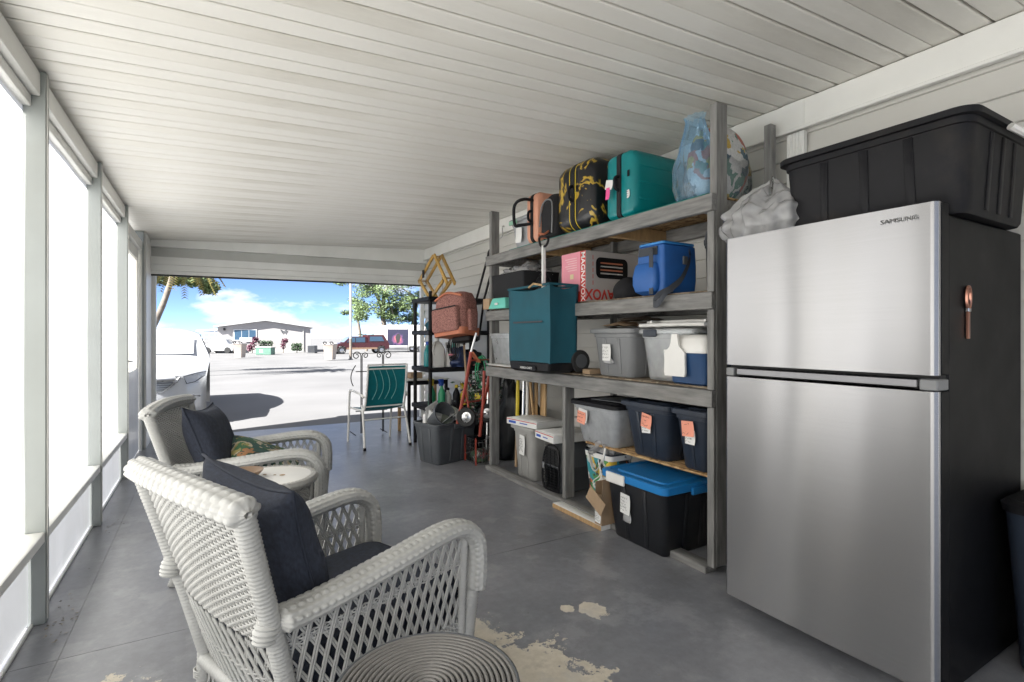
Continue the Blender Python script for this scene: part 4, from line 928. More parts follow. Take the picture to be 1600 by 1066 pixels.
# ------------------------------------------------------------------ wicker
def weave(mb, S, nst, nrow, rw, rs, off):
    """plain weave on S(u,v)->(point,normal): stakes along v, weavers along u"""
    for i in range(nst+1):
        mb.tube([S(i/nst, j/8)[0] for j in range(9)], rs, 4, caps=False)
    for j in range(nrow):
        v = (j+.5)/nrow; vs = []
        for i in range(2*nst+1):
            u = i/(2*nst); p, n_ = S(u, v); w = (S(u, min(1, v+.02))[0]-S(u, max(0, v-.02))[0]).normalized()
            o_ = 0 if i % 2 else (1 if ((i//2+j) % 2) else -1)
            p = p+n_*off*o_; hw_ = rw*(1.1 if i % 2 == 0 else .8)*(1+.06*noise.noise((i*1.3, j*2.1, 0))); hd_ = rw*.45
            vs += [p+n_*hd_, p+w*hw_*.72+n_*hd_*.5, p+w*hw_, p-n_*hd_, p-w*hw_, p-w*hw_*.72+n_*hd_*.5]
        k = 6; fs = [(i*k+q, i*k+(q+1) % k, (i+1)*k+(q+1) % k, (i+1)*k+q) for i in range(2*nst) for q in range(k)]
        mb.add(vs, fs)
def lattice(mb, S, n, slope, r, pair=.1, seg=6, off=.002):
    """open diamond strands, laid in pairs"""
    for sgn in (1, -1):
        for i in range(-int(abs(slope)*n)-2, n+int(abs(slope)*n)+3):
            for pr in (-pair, pair):
                P = []
                u0 = (i+pr)/n
                for k in range(seg+1):
                    v = k/seg; u = u0+sgn*slope*v*1.0
                    if -.001 <= u <= 1.001:
                        p, nn = S(min(1, max(0, u)), v); P.append(p+nn*off*sgn)
                if len(P) > 1: mb.tube(P, r, 4, caps=False)
def braid(mb, path, ra, rb, cl, ca, amp, upv=(0,0,1), sub=4, suba=4):
    """tube whose skin is raised into a basket weave"""
    P = [V(p) for p in path]
    L = [0]
    for i in range(1, len(P)): L.append(L[-1]+(P[i]-P[i-1]).length)
    nc = max(2, int(L[-1]/cl)); N = nc*sub; na = ca*suba
    def at(d):
        for i in range(1, len(P)):
            if d <= L[i]+1e-9:
                t = (d-L[i-1])/max(1e-9, L[i]-L[i-1]); return P[i-1].lerp(P[i], t)
        return P[-1]
    rings = []; up = V(upv)
    for k in range(N+1):
        d = L[-1]*k/N
        T = (at(min(L[-1], d+.012))-at(max(0, d-.012))).normalized()
        nn = up-T*up.dot(T)
        nn.normalize(); up = nn; bn = T.cross(nn); c = at(d); rg = []
        fr_ = 1-.75*max(0, 1-min(k, N-k)/3)**1.5
        for q in range(na):
            a = 2*pi*q/na; row = q//suba; fa = (q % suba)/suba; u = k/sub+.5*(row % 2)
            bump = abs(sin(pi*u))**.3*(abs(sin(pi*(fa+.0)))**.35)
            rr_ = 1
            rg.append(c+nn*(cos(a)*(ra+amp*bump)*fr_)+bn*(sin(a)*(rb+amp*bump)*fr_))
        rings.append(rg)
    vs = [p for r_ in rings for p in r_]; fs = []
    for i in range(N):
        for q in range(na): fs.append((i*na+q, i*na+(q+1) % na, (i+1)*na+(q+1) % na, (i+1)*na+q))
    fs.append(tuple(range(na))); fs.append(tuple(N*na+q for q in reversed(range(na))))
    mb.add(vs, fs)
def wrapped(mb, path, r, pitch=.009, n=8, amp=.0016, r1=None):
    """post bound with cane"""
    P = [V(p) for p in path]; out = []; rs = []
    tot = sum((P[i+1]-P[i]).length for i in range(len(P)-1)); acc = 0
    for i in range(len(P)-1):
        L = (P[i+1]-P[i]).length; k = max(1, int(L/pitch*3))
        for j in range(k):
            t = j/k; s_ = acc+L*t; out.append(P[i].lerp(P[i+1], t))
            base = r+((r1 or r)-r)*s_/tot
            rs.append(base+amp*(abs(sin(pi*s_/pitch))*2-1))
        acc += L
    mb.tube(out, rs, n)
def make_chair(label):
    t = thing('wicker_armchair', label, 'armchair', (0,0,0), 0, 'white wicker armchairs')
    W = m['wicker']
    def bk(z, y):      # back plane: leans back, flares towards the top
        k = (z-.30)/(.90-.30); return V((-.265-.15*max(0, k)-.02*(1-(y)**2), y*(.245+.065*max(0, k)), z))
    def bS(z0, z1):
        def S(u, v):
            z = z0+(z1-z0)*v; p = bk(z, 2*u-1); n_ = V((-.6,0,-.15)).normalized(); return p, n_
        return S
    b = MB(); weave(b, bS(.52,.875), 30, 36, .0049, .0026, .0029); b.build('woven_back', W, t, 'all')
    b = MB(); lattice(b, bS(.30,.515), 12, .2, .0036); b.build('back_lattice', W, t, 'all')
    b = MB(); weave(b, bS(.385,.405), 30, 3, .0036, .0025, .004); b.build('back_band', W, t, 'all')
    b = MB(); braid(b, [bk(.895, s_)+V((0,0,.012*(1-s_*s_))) for s_ in [-1.1+.1*i for i in range(23)]], .029, .033, .034, 9, .0055, (-.3,0,1), 6); b.build('braided_top_rail', W, t, 'all')
    for s_ in (-1, 1):
        b = MB(); wrapped(b, [bk(.89, s_*1.03), bk(.7, s_*1.03), bk(.5, s_*1.03)+V((0,s_*.004,0)), V((-.27,s_*.262,.30)), V((-.275,s_*.265,.15)), V((-.33,s_*.28,0.0))], .023, .011, 9, .0018, .019)
        b.build('back_post', W, t, 'all')
        b = MB(); b.lathe([(0,-.03),(.022,-.028),(.027,-.022),(.024,-.018),(.029,-.012),(.026,-.007),(.030,0),(.026,.007),(.029,.012),(.024,.018),(.026,.022),(.02,.028),(0,.03)], 12, frame(bk(.585, s_*1.03)+V((-.012,0,0)), (.2,0,1))); b.build('cane_knot', W, t)
        for zz in (.05, .22): 
            b = MB(); p = V((-.31 if zz < .1 else -.272, s_*.272, zz))
            for q in range(4): b.tube([p+V((.024*cos(a), .024*sin(a), .006*q)) for a in [2*pi*k/10 for k in range(10)]], .0032, 4, True)
            b.build('cane_binding', W, t, 'all')
        # rolled arm, running on down as the front leg
        A = spline([bk(.60, s_*1.04)+V((.01,0,0)), (-.22,s_*.285,.60), (.0,s_*.288,.625), (.17,s_*.288,.645), (.255,s_*.288,.635), (.305,s_*.288,.59), (.318,s_*.286,.52), (.316,s_*.282,.40)], 7)
        b = MB(); braid(b, A, .026, .046, .021, 12, .005, (-.1,0,1), 5); b.build('rolled_arm', W, t, 'all')
        b = MB(); wrapped(b, [V((.312,s_*.284,.45)), V((.30,s_*.27,.25)), V((.315,s_*.275,.0))], .024, .011, 9, .0016, .02); b.build('front_leg', W, t, 'all')
        b = MB(); wrapped(b, [V((.272,s_*.284,.60)), V((.268,s_*.272,.3)), V((.27,s_*.27,.24))], .013, .011, 8); b.build('inner_post', W, t, 'all')
        def sS(z0, z1, fz=None):
            def S(u, v):
                x = -.262+(.262+.265)*u; zt_ = (.585+.045*u if fz else z1); z = z0+(zt_-z0)*v
                return V((x+(-.055*(z-.33)/.27*(1-u) if z > .33 else 0), s_*(.262+.02*(z-.2)/.4), z)), V((0,s_,0))
            return S
        b = MB(); lattice(b, sS(.315,.6,1), 16, .2, .0036, seg=8); b.build('side_lattice', W, t, 'all')
        b = MB(); weave(b, sS(.505,.535), 40, 4, .0032, .002, .0035); b.build('side_band', W, t, 'all')
        b = MB(); weave(b, sS(.225,.318), 42, 12, .0036, .0028, .0036); b.build('side_apron', W, t, 'all')
        b = MB(); lattice(b, sS(.06,.222), 21, .1, .0032, seg=5); b.build('side_skirt', W, t, 'all')
        b = MB(); braid(b, [V((-.26,s_*.266,.055)), V((.0,s_*.262,.075)), V((.29,s_*.266,.055))], .008, .008, .018, 4, .002); b.build('skirt_hem', W, t, 'all')
    def cross(x, z0, z1):
        return lambda u, v: (V((x, (2*u-1)*.255, z0+(z1-z0)*v)), V((1,0,0)))
    b = MB(); weave(b, cross(.295,.225,.325), 40, 12, .0038, .0028, .0036); b.build('front_apron', W, t, 'all')
    b = MB(); lattice(b, cross(-.272,.06,.255), 19, .14, .0032); b.build('back_skirt', W, t, 'all')
    b = MB(); wrapped(b, [V((-.27,-.26,.275)), V((-.275,.26,.275))], .02, .012, 9); b.build('back_stretcher', W, t, 'all')
    b = MB(); lattice(b, cross(.295,.06,.222), 19, .12, .0032); b.build('front_skirt', W, t, 'all')
    MB().cbox(-.262,.29,-.255,.255,.29,.315,.004).build('seat_board', W, t)
    return t
def pillow(name, label, mat, w, h, th, loc, rot, seed=0, group=None, piping=True):
    t = thing(name, label, 'pillow', loc, group=group, rot=rot)
    def edge(a, b): return 1+.07*(abs(a)*abs(b))**3-.07*(1-abs(b)**2)*(abs(a)**4)   # pinched sides, pointed corners
    def P(u, v, s_):
        a, b = 2*u-1, 2*v-1
        x = a*w/2*edge(a, b); y = b*h/2*edge(b, a)
        q = ((1-a**4)*(1-b**4)); q = max(0, q)**.55
        wr = .006*noise.noise((x*9+seed, y*9, s_))+.0045*noise.noise((x*26, y*20+seed, s_*2))*(1-.5*q)
        return (x, y, s_*(th/2*q+wr*(1 if q > .02 else q*20)))
    b = MB(); b.grid(lambda u, v: P(u, v, 1), 34, 34); b.grid(lambda u, v: P(u, v, -1), 34, 34, flip=True)
    b.build('cover', mat, t, 'all')
    if piping:
        E_ = [P(k/16, 0, 0) for k in range(16)]+[P(1, k/16, 0) for k in range(16)]+[P(1-k/16, 1, 0) for k in range(16)]+[P(0, 1-k/16, 0) for k in range(16)]
        MB().tube(E_, .005, 6, True).build('piping', m['navy_piping'], t, 'all')
    return t
CHS = (1.08, .98, .97)
CH1, A1 = (.36, 1.722, 0), R(22)
CH2, A2 = (.255, 3.27, 0), R(-14)
ch1 = make_chair('nearest white wicker armchair, seen from behind, with navy seat')
ch2 = copy_tree(ch1); ch2['label'] = 'farther white wicker armchair holding a leaf print pillow'
ch1.location, ch1.rotation_euler = CH1, (0, 0, A1)
ch2.location, ch2.rotation_euler = CH2, (0, 0, A2)
ch1.scale = ch2.scale = CHS
def local(c, a, p):
    p = (p[0]*CHS[0], p[1]*CHS[1], p[2]*CHS[2]); return (c[0]+p[0]*cos(a)-p[1]*sin(a), c[1]+p[0]*sin(a)+p[1]*cos(a), p[2])
for c, a, lab in ((CH1, A1, 'navy seat cushion on the nearest wicker armchair'), (CH2, A2, 'navy seat cushion on the farther wicker armchair')):
    s_ = thing('seat_cushion', lab, 'cushion', local(c, a, (.02,0,.316)), a, 'navy seat cushions')
    MB().loft([(0,.29,.235,.05),(.015,.302,.245,.05),(.07,.306,.249,.05),(.125,.30,.243,.05),(.145,.275,.22,.05),(.152,.2,.15,.05)], 6).build('cover', m['navy'], s_)
    MB().loft([(.12,.3035,.2465,.05),(.126,.3065,.2495,.05),(.132,.3005,.2435,.05)], 6, (False, False)).build('piping', m['navy_piping'], s_)
def lean(c, a, p, tilt, spin=0):
    return local(c, a, p), (Matrix.Rotation(a, 4, 'Z') @ Matrix.Rotation(tilt, 4, 'Y') @ Matrix.Rotation(R(90), 4, 'Z') @ Matrix.Rotation(spin, 4, 'Z')).to_euler()
l_, r_ = lean(CH1, A1, (-.205,.02,.655), R(90-17), R(3)); pillow('throw_pillow', 'plump navy throw pillow on the nearest wicker armchair', m['navy'], .47, .47, .17, l_, r_, 1, 'navy throw pillows')
l_, r_ = lean(CH2, A2, (-.21,-.0,.645), R(90-20), R(-4)); pillow('throw_pillow', 'plump navy throw pillow on the farther wicker armchair', m['navy'], .48, .48, .16, l_, r_, 2, 'navy throw pillows')
m['leafprint'] = printed('leafprint', [(.012,.05,.028),(.02,.09,.03),(.01,.03,.03),(.25,.2,.05),(.03,.08,.02),(.3,.12,.04),(.012,.05,.04),(.4,.33,.22),(.02,.06,.03)], 17, .8, 1.6)
l_, r_ = lean(CH2, A2, (.03,.02,.54), R(28), R(20)); pillow('leaf_pillow', 'dark tropical leaf print pillow lying on the farther armchair', m['leafprint'], .46, .44, .15, l_, r_, 3, piping=False)

# ------------------------------------------------------------------ small tables
wt = thing('wicker_table', 'round white topped wicker table between the two armchairs', 'table', (.25,2.66,0))
MB().lathe([(0,.598),(.17,.6),(.178,.598),(.18,.592),(.178,.585),(0,.585)], 40).build('white_top', m['white_plastic'], wt)
b = MB(); braid(b, [(.192*cos(a), .192*sin(a), .582) for a in [2*pi*k/48 for k in range(49)]], .016, .016, .02, 6, .004, (0,0,1)); b.build('braided_rim', m['wicker_grey'], wt, 'all')
def drum(z0, z1, r0, r1): return lambda u, v: (V(((r0+(r1-r0)*v)*cos(2*pi*u), (r0+(r1-r0)*v)*sin(2*pi*u), z0+(z1-z0)*v)), V((cos(2*pi*u), sin(2*pi*u), 0)))
b = MB(); weave(b, drum(.36,.57,.15,.18), 60, 22, .0042, .003, .004); b.build('woven_drum', m['wicker_grey'], wt, 'all')
for k in range(4):
    a = pi/4+pi/2*k; b = MB(); wrapped(b, [V((.14*cos(a),.14*sin(a),.5)), V((.13*cos(a),.13*sin(a),.25)), V((.17*cos(a),.17*sin(a),0))], .014, .011, 8); b.build('leg', m['wicker_grey'], wt, 'all')
b = MB(); b.tube([(.135*cos(a), .135*sin(a), .2) for a in [2*pi*k/24 for k in range(24)]], .01, 6, True); b.build('foot_ring', m['wicker_grey'], wt, 'all')
sm_ = MB()
for x, y, s_ in ((.05,-.02,.012),(-.02,.03,.008),(.02,.0,.006)): sm_.lathe([(0,.0012),(s_,.0010),(s_*1.1,0)], 9, Matrix.Translation((x, y, .6)))
sm_.build('stain', m['card'], wt)
bw = MB().lathe([(0,.004),(.04,.004),(.045,.0),(.05,.004),(.075,.03),(.078,.036),(.072,.034),(.045,.012),(0,.01)], 24).build('bowl', M('brownbowl', (.2,.13,.08), .45)); bw.location = (.145,2.66,.6015); tag(bw, 'small shallow brown bowl on the white topped wicker table', 'bowl')

rt = thing('ring_table', 'round grey table of concentric rings in the foreground', 'table', (.411,1.065,0))
m['greyring'] = M('greyring', (.17,.163,.155), .38, var=.08, scale=9, dirt=.15)
MB().lathe([(0,.478),(.19,.478),(.19,.484),(0,.484)], 48).build('under_tray', m['rubber'], rt)
for k in range(16):
    rr_ = .008+.0122*k
    MB().tube([(rr_*cos(2*pi*q/56), rr_*sin(2*pi*q/56), .49) for q in range(56)], .0052, 6, True).build('ring', m['greyring'], rt, 'all')
MB().lathe([(.192,.474),(.201,.474),(.203,.482),(.201,.494),(.196,.4955),(.192,.493),(.192,.474)], 56).build('edge_band', m['slate_tote'], rt)
for k in range(3):
    a = 2*pi*k/3+.5; MB().tube([(.15*cos(a),.15*sin(a),.48),(.1*cos(a),.1*sin(a),.25),(.17*cos(a),.17*sin(a),0)], .012, 8).build('leg', m['slate_tote'], rt)

# ------------------------------------------------------------------ cluttered corner left of the shelves
bs = thing('plastic_shelf', 'black plastic shelving unit full of bottles by the opening', 'shelf', (0,0,0))
for x, y in ((2.1,5.36),(2.1,5.84),(2.82,5.36),(2.82,5.84)):
    for z0, z1 in ((0,.42),(.46,.85),(.89,1.26),(1.30,1.63)): MB().tube([(x,y,z0),(x,y,z1)], .021, 10).build('post', m['black_plastic'], bs)
    if (x, y) == (2.1, 5.36): MB().tube([(x,y,1.68),(x,y,1.74)], .018, 10).build('post', m['black_plastic'], bs)
for z in (.42,.85,1.26,1.63):
    MB().cbox(2.065,2.855,5.325,5.875,z,z+.05,.008).build('tray', m['black_plastic'], bs)
def bottle(label, loc, body, cap, h=.22, r=.035, spray=True, name=None):
    t = thing(name or ('spray_bottle' if spray else 'bottle'), label, 'bottle', loc, random.uniform(-.5,.5))
    MB().lathe([(0,0),(r,0),(r*1.05,.01),(r*1.05,h*.5),(r*.8,h*.62),(r*.4,h*.75),(r*.38,h*.82),(0,h*.82)], 14).build('body', m[body], t)
    if spray:
        MB().cbox(-.02,.02,-.014,.014,h*.82,h*.95,.004).build('nozzle_collar', m[cap], t)
        MB().loft([(h*.95,.02,.013,.008),(h*1.05,.036,.016,.008,-.012,0),(h*1.1,.03,.014,.008,-.01,0)], 3).build('spray_head', m[cap], t)
        MB().tube(arc((-.03,0,h*1.0),(-.045,0,h*.9),(-.03,0,h*.82),5), .005, 5).build('trigger', m[cap], t)
    else:
        MB().lathe([(0,0),(r*.5,0),(r*.5,h*.12),(r*.4,h*.14),(0,h*.14)], 12, Matrix.Translation((0,0,h*.81))).build('cap', m[cap], t)
    return t
jg = thing('jug', 'large white plastic jug on the black shelf', 'jug', (2.2,5.42,.902))
MB().loft([(0,.075,.06,.03),(.01,.08,.065,.03),(.2,.08,.065,.03),(.27,.05,.04,.03),(.29,.022,.022,.02),(.31,.022,.022,.02)], 4).build('body', m['white_plastic'], jg)
MB().lathe([(0,0),(.027,0),(.027,.03),(0,.032)], 12, Matrix.Translation((0,0,.308))).build('cap', m['white_plastic'], jg)
MB().tube(spline([(-.03,-.04,.27),(-.06,-.06,.25),(-.075,-.065,.18),(-.06,-.066,.13)], 4), .011, 6).build('handle', m['white_plastic'], jg)
MB().box(-.0825,-.0805,-.04,.04,.04,.15).build('print_label', m['greybox'], jg, False)
bottle('teal squeeze bottle standing behind the white jug', (2.16,5.6,.902), 'teal_shell', 'bluep', .3, .04, False)
bottle('white bottle with dark cap beside the white jug', (2.34,5.42,.902), 'white_plastic', 'black_plastic', .26, .04, False)
o = crumple('plastic_sack', M('bluesack', (.03,.05,.13), .35), .13, .12, .14, (2.46,5.42,.902), 71, .4, 2.4, n=16); tag(o, 'crumpled dark blue plastic sack on the black shelf', 'sack')
bx2 = thing('pink_tray', 'shallow pink box holding white packets on the blue sack', 'box', (2.42,5.42,1.03), .1)
MB().cbox(-.1,.1,-.08,.08,0,.02,.002).build('tray', m['pink'], bx2)
for q, (x, y, mt) in enumerate(((-.05,.03,'paper'),(.04,-.02,'paper'),(.0,.05,'mint'))): MB().cbox(-.03,.03,-.01,.01,0,.13,.002,Matrix.Translation((x,y,.022)) @ Matrix.Rotation(.25*(q-1),4,'Y')).build('packet', m[mt], bx2)
tag(crumple('black_bag', 'black_cloth', .2, .15, .12, (2.62,5.5,.902), 72, .3, 2, n=14), 'black cloth heap at back of the black shelf', 'bag')
for q, (lab, x, y, bd, cp, hh, sp) in enumerate((('green spray bottle with yellow trigger head', 2.15,5.44,'green','yellow',.27,True),('green spray bottle with blue trigger head', 2.25,5.40,'green','bluep',.27,True),
        ('squat white bottle with black cap behind spray bottles', 2.35,5.46,'white_plastic','black_plastic',.2,False),('dark bottle with yellow cap on lower black shelf', 2.42,5.38,'black_plastic','yellow',.24,False),
        ('small yellow squirt bottle behind the hand truck', 2.5,5.36,'yellow','yellow',.22,True),('grey bottle with green cap at right of lower black shelf', 2.6,5.40,'grey_tote','green',.22,False),
        ('red bottle at right end of lower black shelf', 2.7,5.38,'red','black_plastic',.2,False))):
    bottle(lab, (x, y, .472), bd, cp, hh, .04, sp)
m['flowers'] = printed('flowers', [(.02,.06,.02),(.25,.05,.06),(.03,.1,.03),(.4,.4,.38),(.02,.04,.05),(.03,.09,.04),(.02,.02,.02)], 30)
fw = thing('fake_plants', 'bunch of artificial greenery and blossoms behind the hand truck', 'plant', (2.62,5.1,0))
b = MB(); random.seed(3)
for q in range(1300):
    p = V((random.gauss(0,.1), random.gauss(0,.09), .62+random.gauss(0,.13))); d = V((random.gauss(0,1),random.gauss(0,1),random.gauss(0,1))).normalized(); e = d.orthogonal().normalized(); s_ = random.uniform(.014,.034)
    b.add([p-d*s_, p+e*s_*.5, p+d*s_, p-e*s_*.5], [(0,1,2,3)])
b.build('foliage', m['flowers'], fw, False)
for q in range(6): MB().tube([(0,0,.02),(.03*cos(q),.03*sin(q),.3),(.09*cos(q),.09*sin(q),.62)], .006, 5).build('stem', m['green'], fw)
MB().lathe([(0,0),(.09,0),(.12,.22),(.115,.22),(.085,.02),(0,.02)], 16).build('pot', m['card'], fw)
for q, mt in enumerate(('yellow','paper','yellow','paper')):
    p = V((-.12+.07*q, -.1, .6+.06*((q*2) % 3)))
    MB().lathe([(0,.012),(.012,.01),(.035,.016),(.038,.01),(.012,-.004),(0,-.006)], 10, frame(p, (-.6,-.7,.3))).build('blossom', m[mt], fw)
for lab, loc, r_, sd_ in (('big black garbage sack on floor behind the hand truck', (2.66,5.02,0), (.19,.22,.36), 91), ('second black garbage sack slumped against the siding', (2.70,4.62,0), (.17,.2,.5), 92), ('dark grey bundle pushed under the left end of lumber shelf', (2.66,4.18,.041), (.12,.12,.36), 93)):
    tag(crumple('garbage_sack', M('sack%d' % sd_, (.012,.013,.015), .35, spec=.4), *r_, loc, sd_, .35, 2.2, n=18), lab, 'sack')
cl_ = random.Random(23)
for lab, cen, rad, mt, n_ in (('tangled black cord hanging from the black shelf edge', (2.32,5.30,1.12), .11, 'rubber', 5), ('coiled green garden hose behind the hand truck', (2.52,4.98,.86), .14, 'green', 6), ('loop of white cable on the black garbage sack', (2.56,4.86,.72), .07, 'white_plastic', 3)):
    t_ = thing('coiled_cord', lab, 'cord', cen)
    for q in range(n_):
        a0 = cl_.uniform(0, 6); r_ = rad*cl_.uniform(.75, 1.1); tx, ty = cl_.uniform(-.25, .25), cl_.uniform(-.25, .25)
        MB().tube([(r_*cos(a)*tx+.01*q, r_*cos(a), r_*sin(a)*1.25+.02*ty*cos(2*a)) for a in [a0+2*pi*k/22 for k in range(22)]], .006, 5, True).build('loop', m[mt], t_, 'all')
for lab, a, b, mt in (('thin grey tool handle leaning behind the wheel of the hand truck', (2.46,4.72,.02), (2.58,4.9,1.15), 'steel'), ('dark wooden rake handle leaning against the black shelf', (2.4,4.95,.02), (2.45,5.28,1.4), 'card'), ('short orange tool handle leaning by the left shelf post', (2.4,4.55,.02), (2.48,4.46,.86), 'orange')):
    t_ = thing('tool_handle', lab, 'tool', a); d = V(b)-V(a)
    MB().tube([V((0,0,0)), d*.6, d], .012, 7).build('shaft', m[mt], t_); MB().tube([d*.82, d], .016, 8).build('grip', m['black_plastic'], t_)
for lab, loc, r_, mt, sd_ in (('dark grey bag on the upper tier of the black shelf', (2.45,5.5,1.312), (.2,.16,.16), 'grey_cloth', 101), ('rumpled teal cloth on the upper tier of the black shelf', (2.2,5.5,1.312), (.08,.1,.09), 'teal_cloth', 102), ('dark brown bag wedged below the black shelf', (2.45,5.5,.0), (.24,.18,.26), 'black_cloth', 103), ('rumpled floral cloth heaped before the black shelf', (2.42,5.12,.0), (.12,.11,.22), 'flowers', 104)):
    tag(crumple('cloth_bag', mt, *r_, loc, sd_, .35, 2.3, n=18), lab, 'bag')
# wooden folding rack on top of the black shelf
ez = thing('folding_rack', 'golden wooden folding rack perched on top of the black shelf', 'rack', (2.2,5.5,1.681))
def slat_(a, b, w_=.04, t_=.02): MB().bar(a, b, w_, t_, (1,0,0)).build('slat', m['gold_wood'], ez)
for dx in (-.03, .06):
    slat_((dx,.06,0),(dx,.40,.235)); slat_((dx,.41,.21),(dx,-.05,.46)); slat_((dx,-.08,.47),(dx,-.44,.12)); slat_((dx,-.33,.16),(dx,-.02,.012))
for p in ((.015,.40,.225),(.015,-.06,.455),(.015,-.33,.19)): MB().tube([p+V((-.06,0,0)) if isinstance(p, V) else (p[0]-.06,p[1],p[2]), (p[0]+.06,p[1],p[2])], .008, 8).build('dowel', m['tan_wood'], ez)
MB().cbox(-.055,-.045,.18,.24,.24,.33,.004).build('black_clip', m['black_plastic'], ez)
# hand truck
ht = thing('hand_truck', 'red steel hand truck with grey wheel leaning on the clutter', 'hand truck', (0,0,0))
for k_, (dx, dy) in enumerate(((0, 0), (.30, .12))):
    MB().tube([(2.04+dx,4.51+dy,.42),(2.09+dx,4.45+dy,.75),(2.13+dx,4.40+dy,1.10)], .017, 8).build('rail', m['red'], ht)
    MB().tube([(2.13+dx,4.40+dy,1.10),(2.17+dx,4.37+dy,1.28)], .011, 8).build('upright', m['steel'], ht)
    MB().tube([(2.06+dx,4.49+dy,.52),(2.13+dx,4.43+dy,.51),(2.09+dx,4.45+dy,.78)], .009, 6).build('brace', m['red'], ht)
    w_ = MB().lathe([(.05,-.025),(.083,-.026),(.092,-.014),(.094,0),(.092,.014),(.083,.026),(.05,.025)], 24, frame((2.10+dx*.95,4.44+dy,.485),(-.62,-.78,.1))).build('wheel', m['rubber'], ht)
    MB().lathe([(0,.03),(.012,.03),(.014,.022),(.03,.014),(.055,.012),(.066,.022),(.07,.02),(.07,-.02),(0,-.02)], 20, frame((2.10+dx*.95,4.44+dy,.485),(-.62,-.78,.1))).build('hub', m['steel'], w_)
for z_ in (.62, 1.02): MB().bar((2.07+.1*(z_-.5),4.47-.14*(z_-.5),z_),(2.37+.1*(z_-.5),4.59-.14*(z_-.5),z_),.03,.012).build('crossbar', m['red'], ht)
MB().bar((2.13,4.40,1.10),(2.22,4.42,1.0),.06,.01).build('gusset', m['orange'], ht)
MB().tube([(2.10,4.44,.485),(2.385,4.56,.485)], .009, 8).build('axle', m['steel'], ht)
# woven backpack on a trolley
bk_ = thing('trolley_backpack', 'dusty pink woven trolley backpack with tan trim hung from black poles', 'backpack', (2.08,4.62,1.25), 0, rot=(R(-6), R(4), R(18)))
m['weavepink'] = dotted('weavepink', (.14,.05,.045), (.34,.16,.13), 110, (.42,.55))
MB().loft([(.0,.1,.17,.05),(.015,.12,.2,.06),(.2,.125,.215,.07),(.33,.12,.205,.08),(.40,.1,.18,.08),(.415,.06,.14,.06)], 6).build('pack_body', m['weavepink'], bk_)
MB().loft([(.0,.03,.165,.02),(.02,.04,.18,.02),(.21,.045,.18,.025),(.23,.035,.17,.02)], 4).build('front_pocket', m['weavepink'], bk_, loc=(-.125,0,.03))
MB().loft([(-.005,.13,.205,.05),(.06,.136,.216,.06)], 5, (True, False)).build('tan_base', m['orange'], bk_)
MB().bar((-.168,-.17,.255),(-.168,.17,.255),.012,.006,(1,0,0)).build('zip', m['black_plastic'], bk_)
MB().tube(spline([(-.1,-.19,.36),(-.12,0,.405),(-.1,.19,.36)], 6), .012, 6).build('tan_trim', m['orange'], bk_)
for s_ in (-1, 1): MB().loft([(0,.05,.025,.02),(.18,.055,.03,.02),(.2,.04,.015,.01)], 3).build('side_pocket', m['weavepink'], bk_, loc=(0,s_*.225,.03))
for yy in (-.06, -.17): MB().tube([(.13,yy,-.05),(.16,yy-.06,.35),(.2,yy-.2,.78)], .011, 8).build('pole', m['black_plastic'], bk_)
MB().tube(spline([(.2,-.26,.77),(.205,-.28,.83),(.205,-.35,.82),(.2,-.37,.77)], 4), .014, 8).build('grip', m['black_plastic'], bk_)
MB().cbox(.02,.16,-.15,.1,-.06,-.006,.01).build('trolley_base', m['black_plastic'], bk_)
# red bar, wire basket
tag(MB().tube([(2.22,4.40,.30),(2.24,4.37,.62),(2.25,4.365,.92)], .015, 8).build('red_pole', m['red']), 'loose red metal pole standing beside the left shelf post', 'pole')
wb = thing('wire_basket', 'small wire basket with red rim posts and scraps on floor by shelf', 'basket', (2.33,4.62,0))
bb_ = MB()
for k in range(7):
    a = -.12+.04*k
    for s_ in (-.1, .1): bb_.tube([(s_, a, .01), (s_, a, .24)], .003, 4)
    bb_.tube([(-.1+.033*k, -.12, .01), (-.1+.033*k, -.12, .24)], .003, 4)
for z in (.01,.08,.16,.24): bb_.tube([(-.1,-.12,z),(.1,-.12,z),(.1,.12,z),(-.1,.12,z)], .004, 4, True)
bb_.build('wire_mesh', m['steel'], wb)
for s_ in (-1, 1): MB().tube([(-.1,s_*.12,0),(-.1,s_*.12,.26)], .009, 6).build('corner_post', m['red'], wb)
crumple('scraps', m['flowers'], .08, .09, .07, (0,0,.015), 81, .5, 3, parent=wb, n=12)
# grey tote on the floor with odds and ends
t, sx, sy, h = tote('storage_tote', 'dark grey tote on floor overflowing with a pot and a box', 'tote', 2.08-.285, 2.08+.285, 4.88-.2, 4.88+.2, 0, .40, 'slate_tote', None, .86, rz=R(17), rim=.018, ribs=2)
crumple('junk', 'black_cloth', .2, .14, .16, (.0,0,.15), 82, .3, 2, parent=t, n=14)
pt_ = thing('plant_pot', 'grey plastic plant pot tipped over in the dark grey tote', 'pot', (1.96,4.80,.44), rot=(R(60),R(-28),R(30)))
MB().lathe([(0,-.1),(.075,-.1),(.11,.1),(.12,.1),(.12,.13),(.112,.13),(.108,.1),(.07,-.085),(0,-.085)], 24).build('pot', m['slate_tote'], pt_)
wbx = thing('open_box', 'open white cardboard box lying in the dark grey tote', 'box', (1.98,4.82,.44), rot=(R(28),R(-20),R(25)))
MB().cbox(-.09,.09,-.07,.07,0,.004,.001).build('panel', m['paper'], wbx)
for s_ in (-1, 1): MB().cbox(-.09,.09,-.004,.0,0,.11,.001,Matrix.Translation((0,s_*.07,0)) @ Matrix.Rotation(-.5*s_,4,'X')).build('panel', m['paper'], wbx)
MB().cbox(-.094,-.09,-.07,.07,.0,.11,.001).build('panel', m['paper'], wbx)
